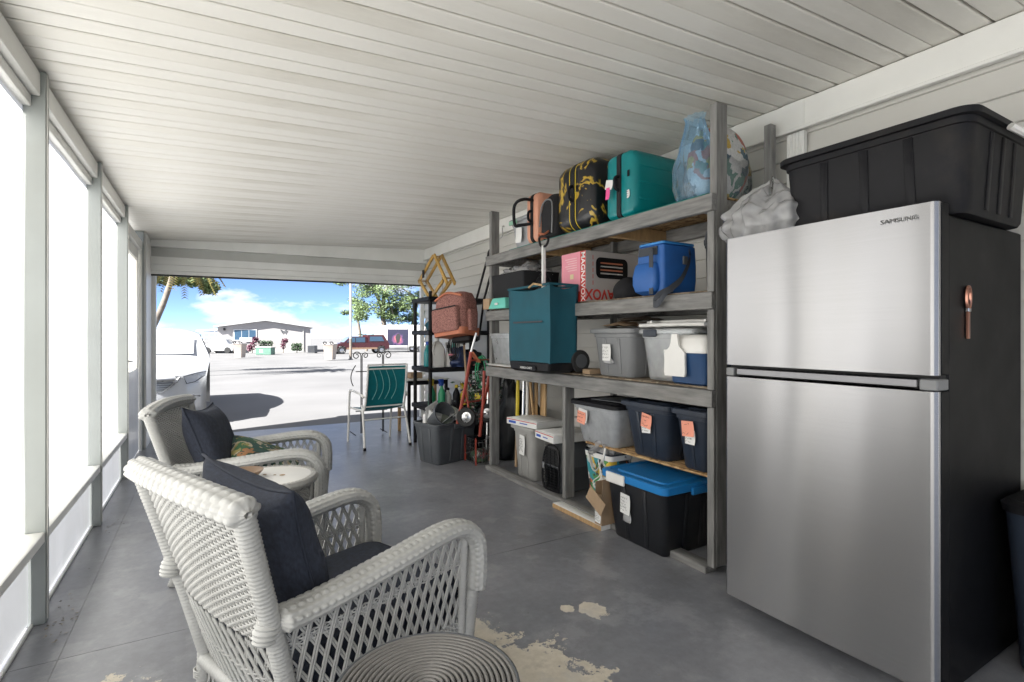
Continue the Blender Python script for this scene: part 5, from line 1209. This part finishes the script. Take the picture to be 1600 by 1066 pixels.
tag(MB().cbox(-.15,.15,-.09,.09,0,.012,.003).build('green_board', M('sagebrd', (.22,.25,.2), .6), None, True, (2.05,4.80,.44), (R(20),R(-25),R(10))), 'thin greyish green board sticking out of the dark grey tote', 'board')
tag(MB().cbox(-.03,.03,-.02,.02,0,.11,.003).build('white_carton', m['paper'], None, True, (1.86,4.86,.37), (0,0,.4)), 'small white carton at left rim of the dark grey tote', 'carton')
tag(crumple('clear_wrap', 'film', .08, .06, .06, (2.16,4.74,.42), 83, .5, 3, n=12), 'crumpled clear wrap at the right end of the dark grey tote', 'wrap')

# ------------------------------------------------------------------ teal sling chair, scroll stand, side table
sc_ = thing('sling_chair', 'teal sling garden chair with white metal frame facing the driveway', 'chair', (1.72,5.9,0), R(4))
FW = m['white_plastic']
for s_ in (-1, 1):
    MB().tube(spline([(s_*.265,-.20,0),(s_*.255,-.14,.22),(s_*.245,-.07,.42),(s_*.235,-.02,.47)], 4), .013, 8).build('rear_leg', FW, sc_)
    MB().tube(spline([(s_*.26,.42,0),(s_*.26,.38,.3),(s_*.262,.34,.58),(s_*.265,.25,.615),(s_*.265,-.05,.6),(s_*.25,-.13,.57)], 5), .013, 8).build('arm_and_front_leg', FW, sc_)
    MB().tube(spline([(s_*.235,.42,.40),(s_*.235,.0,.415),(s_*.23,-.1,.46),(s_*.225,-.17,.75),(s_*.225,-.19,.93)], 5), .012, 8).build('side_rail', FW, sc_)
    MB().lathe([(0,0),(.018,0),(.017,.03),(0,.03)], 8, Matrix.Translation((s_*.265,-.20,0))).build('foot_cap', m['black_plastic'], sc_)
for p in ((-.1,.46),(-.19,.93),(-.185,.885)): MB().tube([(-.225,p[0],p[1]),(.225,p[0],p[1])], .009, 8).build('crossbar', FW, sc_)
MB().tube([(-.25,-.12,.32),(.25,-.12,.32)], .008, 6).build('crossbar', FW, sc_)
def sl(u, v):
    P = [V((0,.40,.405)),V((0,.1,.40)),V((0,-.07,.44)),V((0,-.145,.66)),V((0,-.186,.915))]
    k = v*4; i = min(3, int(k)); p = P[i].lerp(P[i+1], k-i); return ((u-.5)*.44, p.y+.012*sin(pi*u)*(1 if v > .5 else 0), p.z-.015*sin(pi*u)*(1 if v < .5 else 0))
m['tealsling'] = M('tealsling', (.0,.15,.17), .5, var=.12, scale=30, bump=.3, bscale=200)
m['tealsling_line'] = M('tealsling_line', (.22,.5,.48), .6)
MB().grid(sl, 10, 20).build('sling', m['tealsling'], sc_, 'all')
for s0 in range(4):
    P = []
    for q in range(9):
        f_ = q/8; u = .12+.17*s0+.14*sin(pi*f_*.9)-.08*f_*0; v = .97-.36*f_; x, y, z = sl(min(.97, u), v); P.append((x, y-.003, z))
    MB().tube(P, .0035, 4).build('swirl_print', m['tealsling_line'], sc_, 'all')
st_ = thing('scroll_stand', 'dark wrought iron stand with scrolled tops behind the teal chair', 'stand', (1.80,6.62,0))
def scroll(cx, cz, r0, sgn, turns=1.3, n=22): return [(cx+sgn*r0*(1-.75*k/n)*cos(pi*.0+2*pi*turns*k/n)-0, 0, cz+r0*(1-.75*k/n)*sin(2*pi*turns*k/n)) for k in range(n+1)]
for cx, sg in ((-.19,1),(-.08,-1),(.10,1),(.21,-1)):
    P = scroll(cx, 1.0, .055 if sg*cx < 0 else .04, sg); MB().tube([(P[0][0],0,.02)]+[(P[0][0],0,.6)]+P, .006, 6).build('scroll', m['rubber'], st_)
for z in (.3,.8): MB().tube([(-.2,0,z),(.2,0,z)], .006, 6).build('crossbar', m['rubber'], st_)
MB().tube(arc((-.23,0,.62),(-.3,0,.75),(-.2,0,.88),8), .006, 6).build('side_curve', m['rubber'], st_)
for x in (-.2,.2): MB().tube([(x,0,0),(x,.3,.0)], .007, 6).build('foot', m['rubber'], st_)
sd = thing('side_table', 'small pale topped table with wood and black legs near the opening', 'table', (2.42,6.45,0))
MB().cbox(-.28,.28,-.22,.22,.685,.705,.004).build('top', m['white_plastic'], sd)
for x, y, mt in ((-.25,-.19,'black_plastic'),(.25,-.19,'black_plastic'),(-.25,.19,'tan_wood'),(.25,.19,'tan_wood')): MB().cbox(x-.018,x+.018,y-.018,y+.018,0,.684,.003).build('leg', m[mt], sd)
for y in (-.19,.19): MB().cbox(-.231,.231,y-.01,y+.01,.63,.683,.002).build('apron', m['black_plastic'], sd)
tag(MB().cbox(2.22,2.38,6.35,6.5,.707,.78,.003).build('tan_carton', m['card']), 'tan carton on the small pale topped table', 'box')

# ------------------------------------------------------------------ outdoors
YAW = -math.atan2(475, 812)
def leaves(mb, centres, n, size, seed, flat=.6):
    rnd = random.Random(seed)
    for q in range(n):
        c, r = centres[rnd.randrange(len(centres))]
        d = V((rnd.gauss(0,1), rnd.gauss(0,1), rnd.gauss(0,1))).normalized()*(rnd.random()**.45)
        p = V(c)+V((d.x*r[0], d.y*r[1], d.z*r[2]))
        a = V((rnd.gauss(0,1), rnd.gauss(0,1), rnd.gauss(0,flat))).normalized(); b = a.orthogonal().normalized(); k = rnd.uniform(.6,1.3)*size
        mb.add([p-a*k, p+b*k*.5, p+a*k, p-b*k*.5], [(0,1,2,3)])
m['leaf'] = M('leaf', (.09,.14,.05), .6, var=.4, scale=.8, c2=(.17,.24,.09))
m['leaf_dark'] = M('leaf_dark', (.03,.075,.025), .6, var=.4, scale=1.5)
m['leaf_yel'] = M('leaf_yel', (.2,.17,.05), .6, var=.4, scale=2)
m['purple_leaf'] = M('purple_leaf', (.1,.02,.045), .6, var=.4, scale=3)
m['bark'] = M('bark', (.2,.17,.14), .9, var=.3, scale=8, bump=.5, bscale=30)
m['stucco'] = M('stucco', (.4,.38,.37), .85, var=.04, scale=2)
m['shingle'] = M('shingle', (.5,.5,.5), .85, var=.1, scale=3)
m['maroon'] = M('maroon', (.06,.008,.012), .3, var=.1, coat=.5)
m['tanpaint'] = M('tanpaint', (.3,.19,.12), .35, var=.1)
m['carwhite'] = M('carwhite', (.5,.51,.52), .22, var=.03, coat=.6)
m['rvwhite'] = M('rvwhite', (.6,.59,.56), .4, var=.04)
def tree(label, loc, trunk, limbs, blobs, n, size, mat, seed, name='tree', group=None):
    t = thing(name, label, 'tree', loc, group=group)
    b = MB(); b.tube(spline(trunk, 4), [trunk_r*(1-.55*i/(len(trunk)*4)) for i, trunk_r in enumerate([limbs]*((len(trunk)-1)*4+1))], 8)
    top = V(trunk[-1]); mid = V(trunk[len(trunk)//2])
    tr = b.build('trunk', m['bark'], t)
    for q, (c, r) in enumerate(blobs[:7]):
        MB().tube(arc(mid if q % 2 else top, (top+V(c))/2+V((0,0,.3)), c, 6), [limbs*.4*(1-.8*k/6) for k in range(7)], 6).build('branch', m['bark'], tr)
    b = MB(); leaves(b, blobs, n, size, seed); b.build('crown', mat, t, False)
    return t
rb = random.Random(5)
def blobs(cx, cz, sx, sz, n, r):
    return [((cx+rb.uniform(-sx, sx), rb.uniform(-1.5, 1.5), cz+rb.uniform(-sz, sz)), (r*rb.uniform(.7,1.3), r*rb.uniform(.7,1.2), r*rb.uniform(.45,.8))) for _ in range(n)]
tree('tall airy green tree behind the maroon pickup', (18.13,61.22,-.42), [(0,0,0),(.1,0,2.2),(-.2,0,4.5),(.1,0,7)], .38, blobs(.2,6.2,3.2,2.6,26,1.1), 7500, .13, m['leaf'], 1, group='trees across the road')
tree('second green tree standing behind the white trailer', (22.0,62.0,-.42), [(0,0,0),(-.1,0,2),(.2,0,4.4),(.1,0,6.6)], .36, blobs(0,5.4,2.8,2.8,24,1.1), 6800, .13, m['leaf'], 2, group='trees across the road')
tree('slim leaning tree left of the tall airy tree', (16.48,66.74,-.42), [(0,0,0),(.2,0,1.6),(.0,0,3.2),(-.3,0,5)], .22, blobs(-.6,6.2,1.4,2.2,11,.8), 2800, .13, m['leaf'], 3, group='trees across the road')
def palm(label, loc, trunk, r, nf, L, seed, droop=.8, mat='leaf', dead=0):
    t = thing('palm_tree', label, 'tree', loc); rnd = random.Random(seed)
    P = spline(trunk, 6); b = MB(); b.tube(P, [r*(1+.06*(i % 2))*(1-.25*i/len(P)) for i in range(len(P))], 10); b.build('trunk', m['bark'], t)
    top = V(trunk[-1])
    for g_, (cnt, mt, dz) in enumerate(((nf, mat, 1), (dead, 'leaf_yel', -.6))):
        if not cnt: continue
        b = MB()
        for q in range(cnt):
            a = 2*pi*q/cnt+rnd.uniform(-.2,.2); el = rnd.uniform(.2,1.0)*dz; d = V((cos(a), sin(a), el)).normalized()
            for k in range(30):
                s_ = (k+1)/30; p = top+d*L*s_*(.75 if g_ else 1)+V((0,0,-droop*L*s_*s_*.6)); sd_ = d.cross(V((0,0,1))).normalized()
                for sg in (-1, 1):
                    e = (sd_*sg+V((0,0,-.5))+d*.5).normalized()*L*.2*(1-.5*s_)
                    b.add([p-d*.02*L, p+e, p+d*.03*L], [(0,1,2)])
        b.build('fronds' if g_ == 0 else 'dead_fronds', m[mt], t, False)
    return t
palm('small pale green palm beside the maroon pickup', (15.05,58.91-1.5,-.42), [(0,0,0),(.05,0,.8),(0,0,1.5)], .15, 12, 1.5, 4)
palm('leaning palm with yellow dead fronds at left of the opening', (-1.12,20.6,-.12), [(-.9,.0,0),(-.55,0,1.3),(-.1,0,2.6),(.35,0,4.4)], .1, 14, 1.7, 6, 1.0, 'leaf', 16)
tree('leafy broad tree hanging down at top left of the opening', (-.93,23.3,-.15), [(-2.5,0,0),(-2.2,0,1.5),(-1.5,0,3.2),(-.5,0,4.6)], .2, [((-.9,0,3.5),(.8,.7,.28)),((-.2,.3,3.6),(.55,.6,.3)),((.55,0,3.5),(.55,.6,.25)),((1.0,0,3.3),(.35,.4,.3)),((.3,0,4.1),(1.4,1,.5)),((-1.2,0,4.2),(1.2,1,.5))], 2600, .085, m['leaf'], 7)

def house(label, loc, rz, hw_, ez_, pk_, depth, name='house'):
    t = thing(name, label, 'house', loc, rz)
    MB().prism([(-hw_,0),(hw_,0),(hw_,ez_),(0,pk_),(-hw_,ez_)], 0, depth).build('wall', m['stucco'], t, False)
    for s_ in (-1, 1):
        sl_ = math.hypot(hw_, pk_-ez_)
        a = V((0,0,pk_+.02)); e = V((s_*(hw_+.35), 0, ez_-(pk_-ez_)*.35/hw_+.02))
        vs = [a+V((0,-.35,0)), e+V((0,-.35,0)), e+V((0,depth+.3,0)), a+V((0,depth+.3,0))]; vs = vs+[p+V((0,0,.14)) for p in vs]
        MB().add(vs, [(0,1,2,3),(7,6,5,4),(0,4,5,1),(1,5,6,2),(2,6,7,3),(3,7,4,0)]).build('roof', m['shingle'], t, False)
    return t
def window(t, x0, x1, z0, z1, nx=2):
    w_ = MB().box(x0-.06, x1+.06, -.05, -.003, z0-.06, z1+.06).build('window', m['white_alu'], t, False)
    for k in range(nx):
        a = x0+(x1-x0)*k/nx+.02; b = x0+(x1-x0)*(k+1)/nx-.02
        MB().box(a, b, -.056, -.051, z0, z1).build('pane', m['glass'], w_, False)
hs = house('pale mobile home with low gable roof across the road', (4.97,57.3,-.42), R(-7), 4.2, 2.53, 3.17, 9)
window(hs, -2.78, -.85, 1.28, 2.25, 3)
MB().box(-2.3, -1.2, -.09, -.06, 1.1, 1.5).build('window_box', m['white_alu'], hs, False)
MB().box(-3.65, 3.65, -.03, -.003, .0, .28).build('skirting', m['grey_alu'], hs, False)
bt = MB()
for s_ in (-1, 1):
    bt.add([(1.67,-.05,2.12),(1.67+s_*.3,-.06,2.36),(1.67+s_*.28,-.06,2.1)], [(0,1,2)]); bt.add([(1.67,-.05,2.12),(1.67+s_*.22,-.06,2.06),(1.67+s_*.12,-.06,1.88)], [(0,1,2)])
bt.build('butterfly_ornament', m['slate_tote'], hs, False)
MB().tube([(3.5,-.06,.1),(3.5,-.06,2.4)], .04, 6).build('downpipe', m['grey_alu'], hs)
MB().cbox(-3.7,-3.5,-.3,-.1,2.2,2.45,.02).build('porch_lamp', m['black_plastic'], hs)
wg = thing('carport_wing', 'low screened carport attached left of the pale mobile home', 'carport', (.87,58.92+.7,-.42), YAW)
MB().prism([(-2.2,2.1),(2.0,2.35),(2.0,2.5),(-2.2,2.25)], 0, 8).build('roof', m['shingle'], wg, False)
for k in range(8): MB().box(-2.1+.56*k, -2.04+.56*k, .1, .16, 0, 2.1).build('post', m['white_alu'], wg, False)
for k in range(5): MB().box(-2.1, 1.9, .115, .145, .4+.38*k, .44+.38*k).build('rail', m['white_alu'], wg, False)
MB().box(-2.1, 2.0, 4, 4.1, 0, 2.1).build('back_wall', m['stucco'], wg, False)
#lh = house('plain pale neighbouring house at left edge of the opening', (-2.72,53.4-4,-.42), YAW, 4.6, 2.75, 3.1, 10)
pcar = thing('parked_car', 'small pale car parked under the screened carport', 'car', (1.2,57.6,-.42), YAW)
MB().loft([(.25,1.5,.8,.2),(.5,1.55,.85,.25),(.8,1.5,.8,.25),(.9,1.0,.7,.25,-.1,0),(1.35,.7,.62,.2,-.1,0)], 4).build('body', m['carwhite'], pcar)
for x in (-.95,.95):
    for y in (-.78,.78): MB().lathe([(0,-.1),(.28,-.1),(.31,-.07),(.31,.07),(.28,.1),(0,.1)], 14, frame((x,y,.31),(0,1,0))).build('wheel', m['rubber'], pcar)
def shrub(label, loc, blobs_, n, size, mat, seed, name='shrub', group=None):
    t = thing(name, label, 'shrub', loc, group=group); b = MB(); leaves(b, blobs_, n, size, seed); b.build('foliage', m[mat], t, False)
    MB().tube([(0,0,0),(0,0,.5)], .04, 6).build('stem', m['bark'], t); return t
shrub('taller purple leaved shrub below the mobile home window', (3.7,56.2,-.42), [((.1,0,.8),(.35,.3,.6)),((.3,0,1.3),(.35,.3,.35)),((-.2,0,.5),(.3,.3,.4))], 420, .1, 'purple_leaf', 11, group='purple shrubs')
shrub('shorter purple leaved shrub right of the clipped hedge', (6.34,55.04,-.42), [((0,0,.8),(.25,.25,.5)),((.15,0,1.2),(.3,.25,.25))], 260, .1, 'purple_leaf', 12, group='purple shrubs')
shrub('wide clipped green hedge behind the utility box', (4.87,56.2,-.42), [((x*.3-.45,0,.6+.4*z),(.25,.3,.25)) for x in range(4) for z in range(2)], 1000, .07, 'leaf_dark', 13, name='hedge', group='clipped hedges')
shrub('square clipped green hedge near right corner of the mobile home', (7.53,54.65,-.42), [((x*.3-.3,0,.4+.35*z),(.24,.3,.25)) for x in range(3) for z in range(2)], 900, .07, 'leaf_dark', 14, name='hedge', group='clipped hedges')
ub = thing('utility_box', 'low green utility box by the road in front of hedge', 'utility box', (4.39,50.72,-.42), YAW)
MB().cbox(-.68,.68,-.4,.4,0,.62,.03).build('cabinet', M('utilgreen', (.1,.2,.15), .5), ub); MB().cbox(-.72,.72,-.44,.44,.622,.72,.03).build('lid', m['grey_alu'], ub)
MB().box(-.35,-.05,-.405,-.4005,.2,.45).build('sign', m['paper'], ub, False)
ac = thing('air_conditioner', 'dark air conditioner cabinet right of the mobile home', 'air conditioner', (8.67,52.81,-.42), YAW)
MB().cbox(-.35,.35,-.35,.35,.05,.75,.03).build('cabinet', m['slate_tote'], ac); MB().cbox(-.37,.37,-.37,.37,.0,.048,.01).build('pad', m['concrete'], ac)
for k in range(6): MB().box(-.3,.3,-.362,-.352,.14+.1*k,.18+.1*k).build('louvre', m['black_plastic'], ac, False)
for lab, loc, s_ in (('tan wheeled trash bin with black fittings before the mobile home', (1.97,41.7,-.345), 1.1), ('tan wheeled trash bin at kerb left of the pickup', (6.5,33.27,-.26), 1.05)):
    tb = thing('trash_bin', lab, 'bin', loc, YAW)
    MB().loft([(.06,.24,.28,.05),(.9*s_,.33,.37,.06),(.93*s_,.35,.39,.06)], 4).build('body', M('binTan', (.42,.36,.31), .5) if s_ > 1.07 else bpy.data.materials['binTan'], tb)
    MB().loft([(.931*s_,.36,.4,.06),(.97*s_,.36,.4,.06),(1.03*s_,.28,.32,.08)], 4).build('lid', m['stucco'], tb)
    for q in (-.2,.2): MB().tube([(q+.1*cos(a),-.38,1.02*s_+.07*sin(a)) for a in [2*pi*k/10 for k in range(10)]], .03, 5, True).build('black_fitting', m['black_plastic'], tb)
    for q in (-.27,.27): MB().lathe([(0,-.04),(.12,-.04),(.12,.04),(0,.04)], 12, frame((q,.25,.12),(1,0,0))).build('wheel', m['rubber'], tb)
lp = thing('utility_pole', 'thin pale pole standing at roadside in front of pickup', 'pole', (7.82,33.66,-.265))
MB().tube([(0,0,0),(0,0,1.35)], .085, 8).build('lower_pole', m['bark'], lp); MB().tube([(0,0,1.34),(0,0,7)], .075, 8).build('upper_pole', m['grey_alu'], lp)
MB().lathe([(0,0),(.16,0),(.14,.06),(0,.06)], 10).build('foot', m['concrete'], lp)

# pickup: side profile in (x,z), nose at -x
pu = thing('pickup_truck', 'maroon pickup with tan lower stripe and canopy parked across the road', 'pickup', (12.2,49.6,-.42), YAW+R(33))
pu.scale = (1, 1, .87)
hw2 = .92
def prof(mb, poly, y0, y1): return mb.prism(poly, y0, y1)
lower = [(-2.7,.5),(-2.72,.95),(-2.6,1.08),(-1.5,1.18),(-1.3,1.18),(2.7,1.18),(2.72,.55),(2.35,.5),(2.3,.72),(2.1,.88),(1.85,.88),(1.62,.72),(1.57,.5),(-1.35,.48),(-1.4,.72),(-1.6,.88),(-1.88,.88),(-2.1,.72),(-2.15,.5)]
MB().prism(lower, -hw2, hw2).build('body', m['maroon'], pu, False)
MB().prism([(-1.5,1.182),(-.95,1.78),(-.7,1.86),(.55,1.86),(.6,1.182)], -.78, .78).build('cab', m['maroon'], pu, False)
MB().prism([(.64,1.182),(.68,1.98),(.85,2.04),(2.2,2.04),(2.68,1.182)], -.84, .84).build('canopy', m['maroon'], pu, False)
for s_ in (-1, 1):
    y = s_*.785; y2 = s_*.845
    for pl_, yy in (([(-1.28,1.24),(-.86,1.74),(-.5,1.76),(-.5,1.24)], y), ([(-.42,1.24),(-.42,1.76),(.4,1.76),(.42,1.24)], y), ([(.85,1.35),(.88,1.85),(2.0,1.85),(2.25,1.35)], y2)):
        MB().prism(pl_, min(yy, yy+s_*.02), max(yy, yy+s_*.02)).build('side_window', m['glass'], pu, False)
    MB().box(-1.3,1.55,min(s_*.921,s_*.935),max(s_*.921,s_*.935),.5,.68).build('tan_stripe', m['tanpaint'], pu, False)
    for x in (-1.74, 1.97):
        w_ = MB().lathe([(.2,-.12),(.36,-.12),(.39,-.08),(.39,.08),(.36,.12),(.2,.12)], 20, frame((x, s_*.82, .39), (0, s_, 0))).build('wheel', m['rubber'], pu)
        MB().lathe([(0,.1),(.06,.11),(.1,.09),(.22,.1),(.24,.122),(.24,-.1),(0,-.1)], 16, frame((x, s_*.82, .39), (0, s_, 0))).build('rim', m['steel'], w_)
    MB().cbox(-2.74,-2.6,s_*.72-.16,s_*.72+.16,.85,1.02,.02).build('headlight', m['white_plastic'], pu)
    MB().cbox(-1.15,-1.0,s_*1.0-.07,s_*1.0+.07,1.22,1.4,.03).build('mirror', m['maroon'], pu)
MB().cbox(-2.76,-2.7,-.52,.52,.72,1.04,.02).build('grille', m['steel'], pu); MB().cbox(-2.85,-2.66,-.94,.94,.45,.66,.04).build('bumper', m['white_alu'], pu)
MB().prism([(-1.47,1.24),(-.97,1.76),(-.99,1.78),(-1.5,1.25)], -.7, .7).build('windscreen', m['glass'], pu, False)
MB().cbox(2.68,2.82,-.9,.9,.48,.64,.03).build('rear_bumper', m['steel'], pu)

# travel trailer
rv = thing('travel_trailer', 'white travel trailer with dark banner parked behind the pickup', 'trailer', (18.9,53.2,-.42), YAW+R(6))
MB().prism([(-3.9,.75),(-4.0,1.3),(-3.75,2.2),(-3.2,2.7),(-2.4,2.82),(5,2.82),(5,.6),(-3.2,.6)], -1.2, 1.2).build('body', m['rvwhite'], rv, False)
MB().box(-3.3,5,-1.215,-1.202,.6,.8).build('skirt_band', m['grey_alu'], rv, False)
for x0, x1, z0, z1 in ((-1.1,-.45,1.55,2.15),(1.2,2.1,1.5,2.1)):
    w_ = MB().cbox(x0-.05,x1+.05,-1.23,-1.202,z0-.05,z1+.05,.01).build('window', m['grey_alu'], rv); MB().box(x0,x1,-1.238,-1.231,z0,z1).build('pane', m['glass'], w_, False)
for k in range(3): MB().tube(arc((-3.6,-1.21,1.0+.12*k),(-2.6,-1.21,.8+.1*k),(-1.6,-1.21,1.35+.05*k),8), .025, 5).build('swoosh', m['tanpaint'], rv)
for x in (0,.85):
    w_ = MB().lathe([(.15,-.1),(.33,-.1),(.36,0),(.33,.1),(.15,.1)], 18, frame((x,-1.1,.36),(0,-1,0))).build('wheel', m['rubber'], rv); MB().lathe([(0,.08),(.18,.09),(.2,.1),(.2,-.1),(0,-.1)], 12, frame((x,-1.1,.36),(0,-1,0))).build('rim', m['steel'], w_)
MB().bar((-5.2,0,.55),(-3.4,0,.55),.12,.12).build('tow_bar', m['rubber'], rv); MB().cbox(-4.6,-4.1,-.3,.3,.6,.95,.03).build('gas_cover', m['black_plastic'], rv)
def banner_mat():
    mt, n, l, b = newmat('banner_print')
    t = n.new('ShaderNodeTexCoord'); vd = n.new('ShaderNodeVectorMath'); vd.operation = 'DISTANCE'; vd.inputs[1].default_value = (0,0,-.1)
    l.new(t.outputs['Object'], vd.inputs[0])
    nz = n.new('ShaderNodeTexNoise'); nz.inputs['Scale'].default_value = 3; nz.inputs['Detail'].default_value = 6; l.new(t.outputs['Object'], nz.inputs[0])
    ma = n.new('ShaderNodeMath'); ma.operation = 'MULTIPLY_ADD'; ma.inputs[1].default_value = .7; l.new(nz.outputs['Fac'], ma.inputs[0]); l.new(vd.outputs['Value'], ma.inputs[2])
    r = n.new('ShaderNodeValToRGB'); e = r.color_ramp.elements; e[0].position = .4; e[0].color = (.6,.4,.4,1); e[1].position = 1.2; e[1].color = (.012,.012,.035,1)
    for p_, c_ in ((.6,(.3,.08,.1)),(.85,(.06,.03,.09))): k = e.new(p_); k.color = (*c_, 1)
    l.new(ma.outputs[0], r.inputs[0]); l.new(r.outputs[0], b.inputs['Base Color']); b.inputs['Roughness'].default_value = .5
    return mt
bn = thing('banner', 'dark purple banner with a glowing pink centre hung before the trailer', 'banner', (16.55,51.1,1.0), YAW)
MB().box(-1.05,1.05,-.02,.02,-.72,.92).build('cloth', banner_mat(), bn, False)
for x in (-1.0,1.0): MB().tube([(x,.04,-1.42),(x,.04,.95)], .03, 6).build('pole', m['rubber'], bn)
sil = MB(); sil.add([(.0,-.025,-.5),(-.12,-.025,-.45),(-.25,-.025,.1),(-.1,-.025,.45),(.12,-.025,.5),(.28,-.025,.2),(.16,-.025,-.4)], [tuple(range(7))]); sil.build('dark_figure', m['dark'], bn, False)

# white car just outside
car = thing('white_car', 'white car nose with chrome trimmed grille just outside the opening', 'car', (-.9,8.5,-.022))
PR = [(.10,.17),(.02,.24),(.0,.4),(.01,.55),(.03,.68),(.1,.755),(.3,.81),(.7,.88),(1.15,.94),(1.3,.955),(1.75,1.26),(2.1,1.38),(2.8,1.41),(3.5,1.34),(4.2,1.05),(4.5,.95),(4.55,.5),(4.5,.2)]
PS = spline([(0,a,b) for a, b in PR], 3)
def cb2(u, v):
    s_ = 2*u-1; p = PS[min(len(PS)-1, int(round(v*(len(PS)-1))))]; f_ = p.y; z = p.z
    front = max(0, 1-f_/1.4); w_ = .93-(.16 if z > 1.0 else 0)*(min(1, (z-1)/.4) if z > 1 else 0)-.05*front
    return (s_*w_, f_+.42*abs(s_)**3.2*front, z-.09*abs(s_)**5*(1 if z > .6 else 0))
MB().grid(cb2, 28, len(PS)-1).build('body', m['carwhite'], car, True)
for s_ in (-1, 1): MB().grid(lambda u, v: (s_*(.925 if PS[int(round(u*(len(PS)-1)))].z < 1 else .80), max(PS[int(round(u*(len(PS)-1)))].y, .35), .2+(PS[int(round(u*(len(PS)-1)))].z-.3)*v), len(PS)-1, 4).build('side', m['carwhite'], car, True)
def on_nose(x, z, o=.012):
    s_ = x/.88; f_ = .02+.42*abs(s_)**3.2; 
    if z > .68: f_ += (z-.68)*1.3
    return (x, f_-o, z)
def patch(name, pl, mat, o=.012, parent=None):
    return MB().add([on_nose(x, z, o) for x, z in pl]+[on_nose(x, z, -.02) for x, z in pl], [tuple(range(len(pl)))]+[(k, (k+1) % len(pl), len(pl)+(k+1) % len(pl), len(pl)+k) for k in range(len(pl))]).build(name, mat, parent or car, False)
gp = [(-.56,.70),(.56,.70),(.50,.62),(.36,.50),(-.36,.50),(-.50,.62)]
gr = patch('grille', gp, m['black_gloss'], .012)
MB().tube([on_nose(x, z, .02) for x, z in gp], .014, 6, True).build('chrome_frame', m['steel'], gr)
for k in range(4):
    z = .535+.03*k; hw3 = .38+(.15*(z-.5)/.12)
    MB().tube([on_nose(-hw3+hw3*2*q/8, z, .018) for q in range(9)], .005, 4).build('grille_bar', m['slate_tote'], gr)
MB().tube([on_nose(-.5+q*.125, .665, .022) for q in range(9)], .02, 6).build('chrome_bar', m['steel'], gr)
for s_ in (-1, 1):
    hl = patch('headlight', [(s_*.60,.70),(s_*.64,.60),(s_*.74,.615),(s_*.86,.69),(s_*.88,.745),(s_*.76,.735)], m['glass'], .012); hl.data.materials[0] = M('lens', (.55,.57,.6), .08, var=.2, scale=25) if s_ < 0 else bpy.data.materials['lens']
    MB().tube([on_nose(s_*x, z, .016) for x, z in ((.60,.70),(.64,.60),(.74,.615),(.86,.69),(.88,.745),(.76,.735))], .006, 5, True).build('lens_edge', m['slate_tote'], hl)
    patch('fog_intake', [(s_*.55,.42),(s_*.58,.28),(s_*.80,.30),(s_*.82,.40),(s_*.72,.44)], m['black_plastic'], .01)
    MB().tube([on_nose(s_*x, z, .014) for x, z in ((.60,.41),(.70,.435),(.8,.40))], .012, 5).build('fog_trim', m['steel'], car)
    for y in (.95, 3.65):
        w_ = MB().lathe([(.2,-.1),(.31,-.1),(.33,-.06),(.33,.06),(.31,.1),(.2,.1)], 22, frame((s_*.85, y, .33), (s_, 0, 0))).build('wheel', m['rubber'], car)
        MB().lathe([(0,.085),(.2,.095),(.22,.1),(.22,-.1),(0,-.1)], 16, frame((s_*.85, y, .33), (s_, 0, 0))).build('rim', m['steel'], w_)
patch('lower_intake', [(-.42,.38),(.42,.38),(.36,.25),(-.36,.25)], m['black_plastic'], .01)
MB().grid(lambda u, v: ((2*u-1)*.7, 1.32+.41*v-.0, .99+.255*v), 8, 3).build('windscreen', M('sky_toned_glass', (.45,.47,.5), .1), car, 'all')  # sky reflection put into the pale base colour of the glass
# dry leaf crumbs and grit swept along the left wall
rg = random.Random(17); db = MB()
for q in range(70):
    y_ = rg.choice((2.95, 2.95, 4.3, rg.uniform(1.8, 6))); x_ = -.60+abs(rg.gauss(0, .05)); y_ += rg.gauss(0, .12); s_ = rg.uniform(.003, .011); a_ = rg.uniform(0, 6.3)
    db.add([(x_+s_*cos(a_+k*1.57)*(1 if k % 2 else .6), y_+s_*sin(a_+k*1.57)*(1 if k % 2 else .6), .002+rg.uniform(0, .004)) for k in range(4)], [(0,1,2,3)])
for q in range(40):
    x_, y_ = rg.uniform(.2, 2.1), rg.uniform(1.3, 4.5); s_ = rg.uniform(.002, .005); a_ = rg.uniform(0, 6.3)
    db.add([(x_+s_*cos(a_+k*1.57), y_+s_*sin(a_+k*1.57)*.6, .0025+rg.uniform(0, .002)) for k in range(4)], [(0,1,2,3)])
tag(db.build('floor_grit', M('grit', (.12,.1,.08), .9, c2=(.5,.46,.4), var=.5, scale=40), None, False), 'dry leaf crumbs and grit scattered on the floor along the left wall', 'debris', kind='stuff')
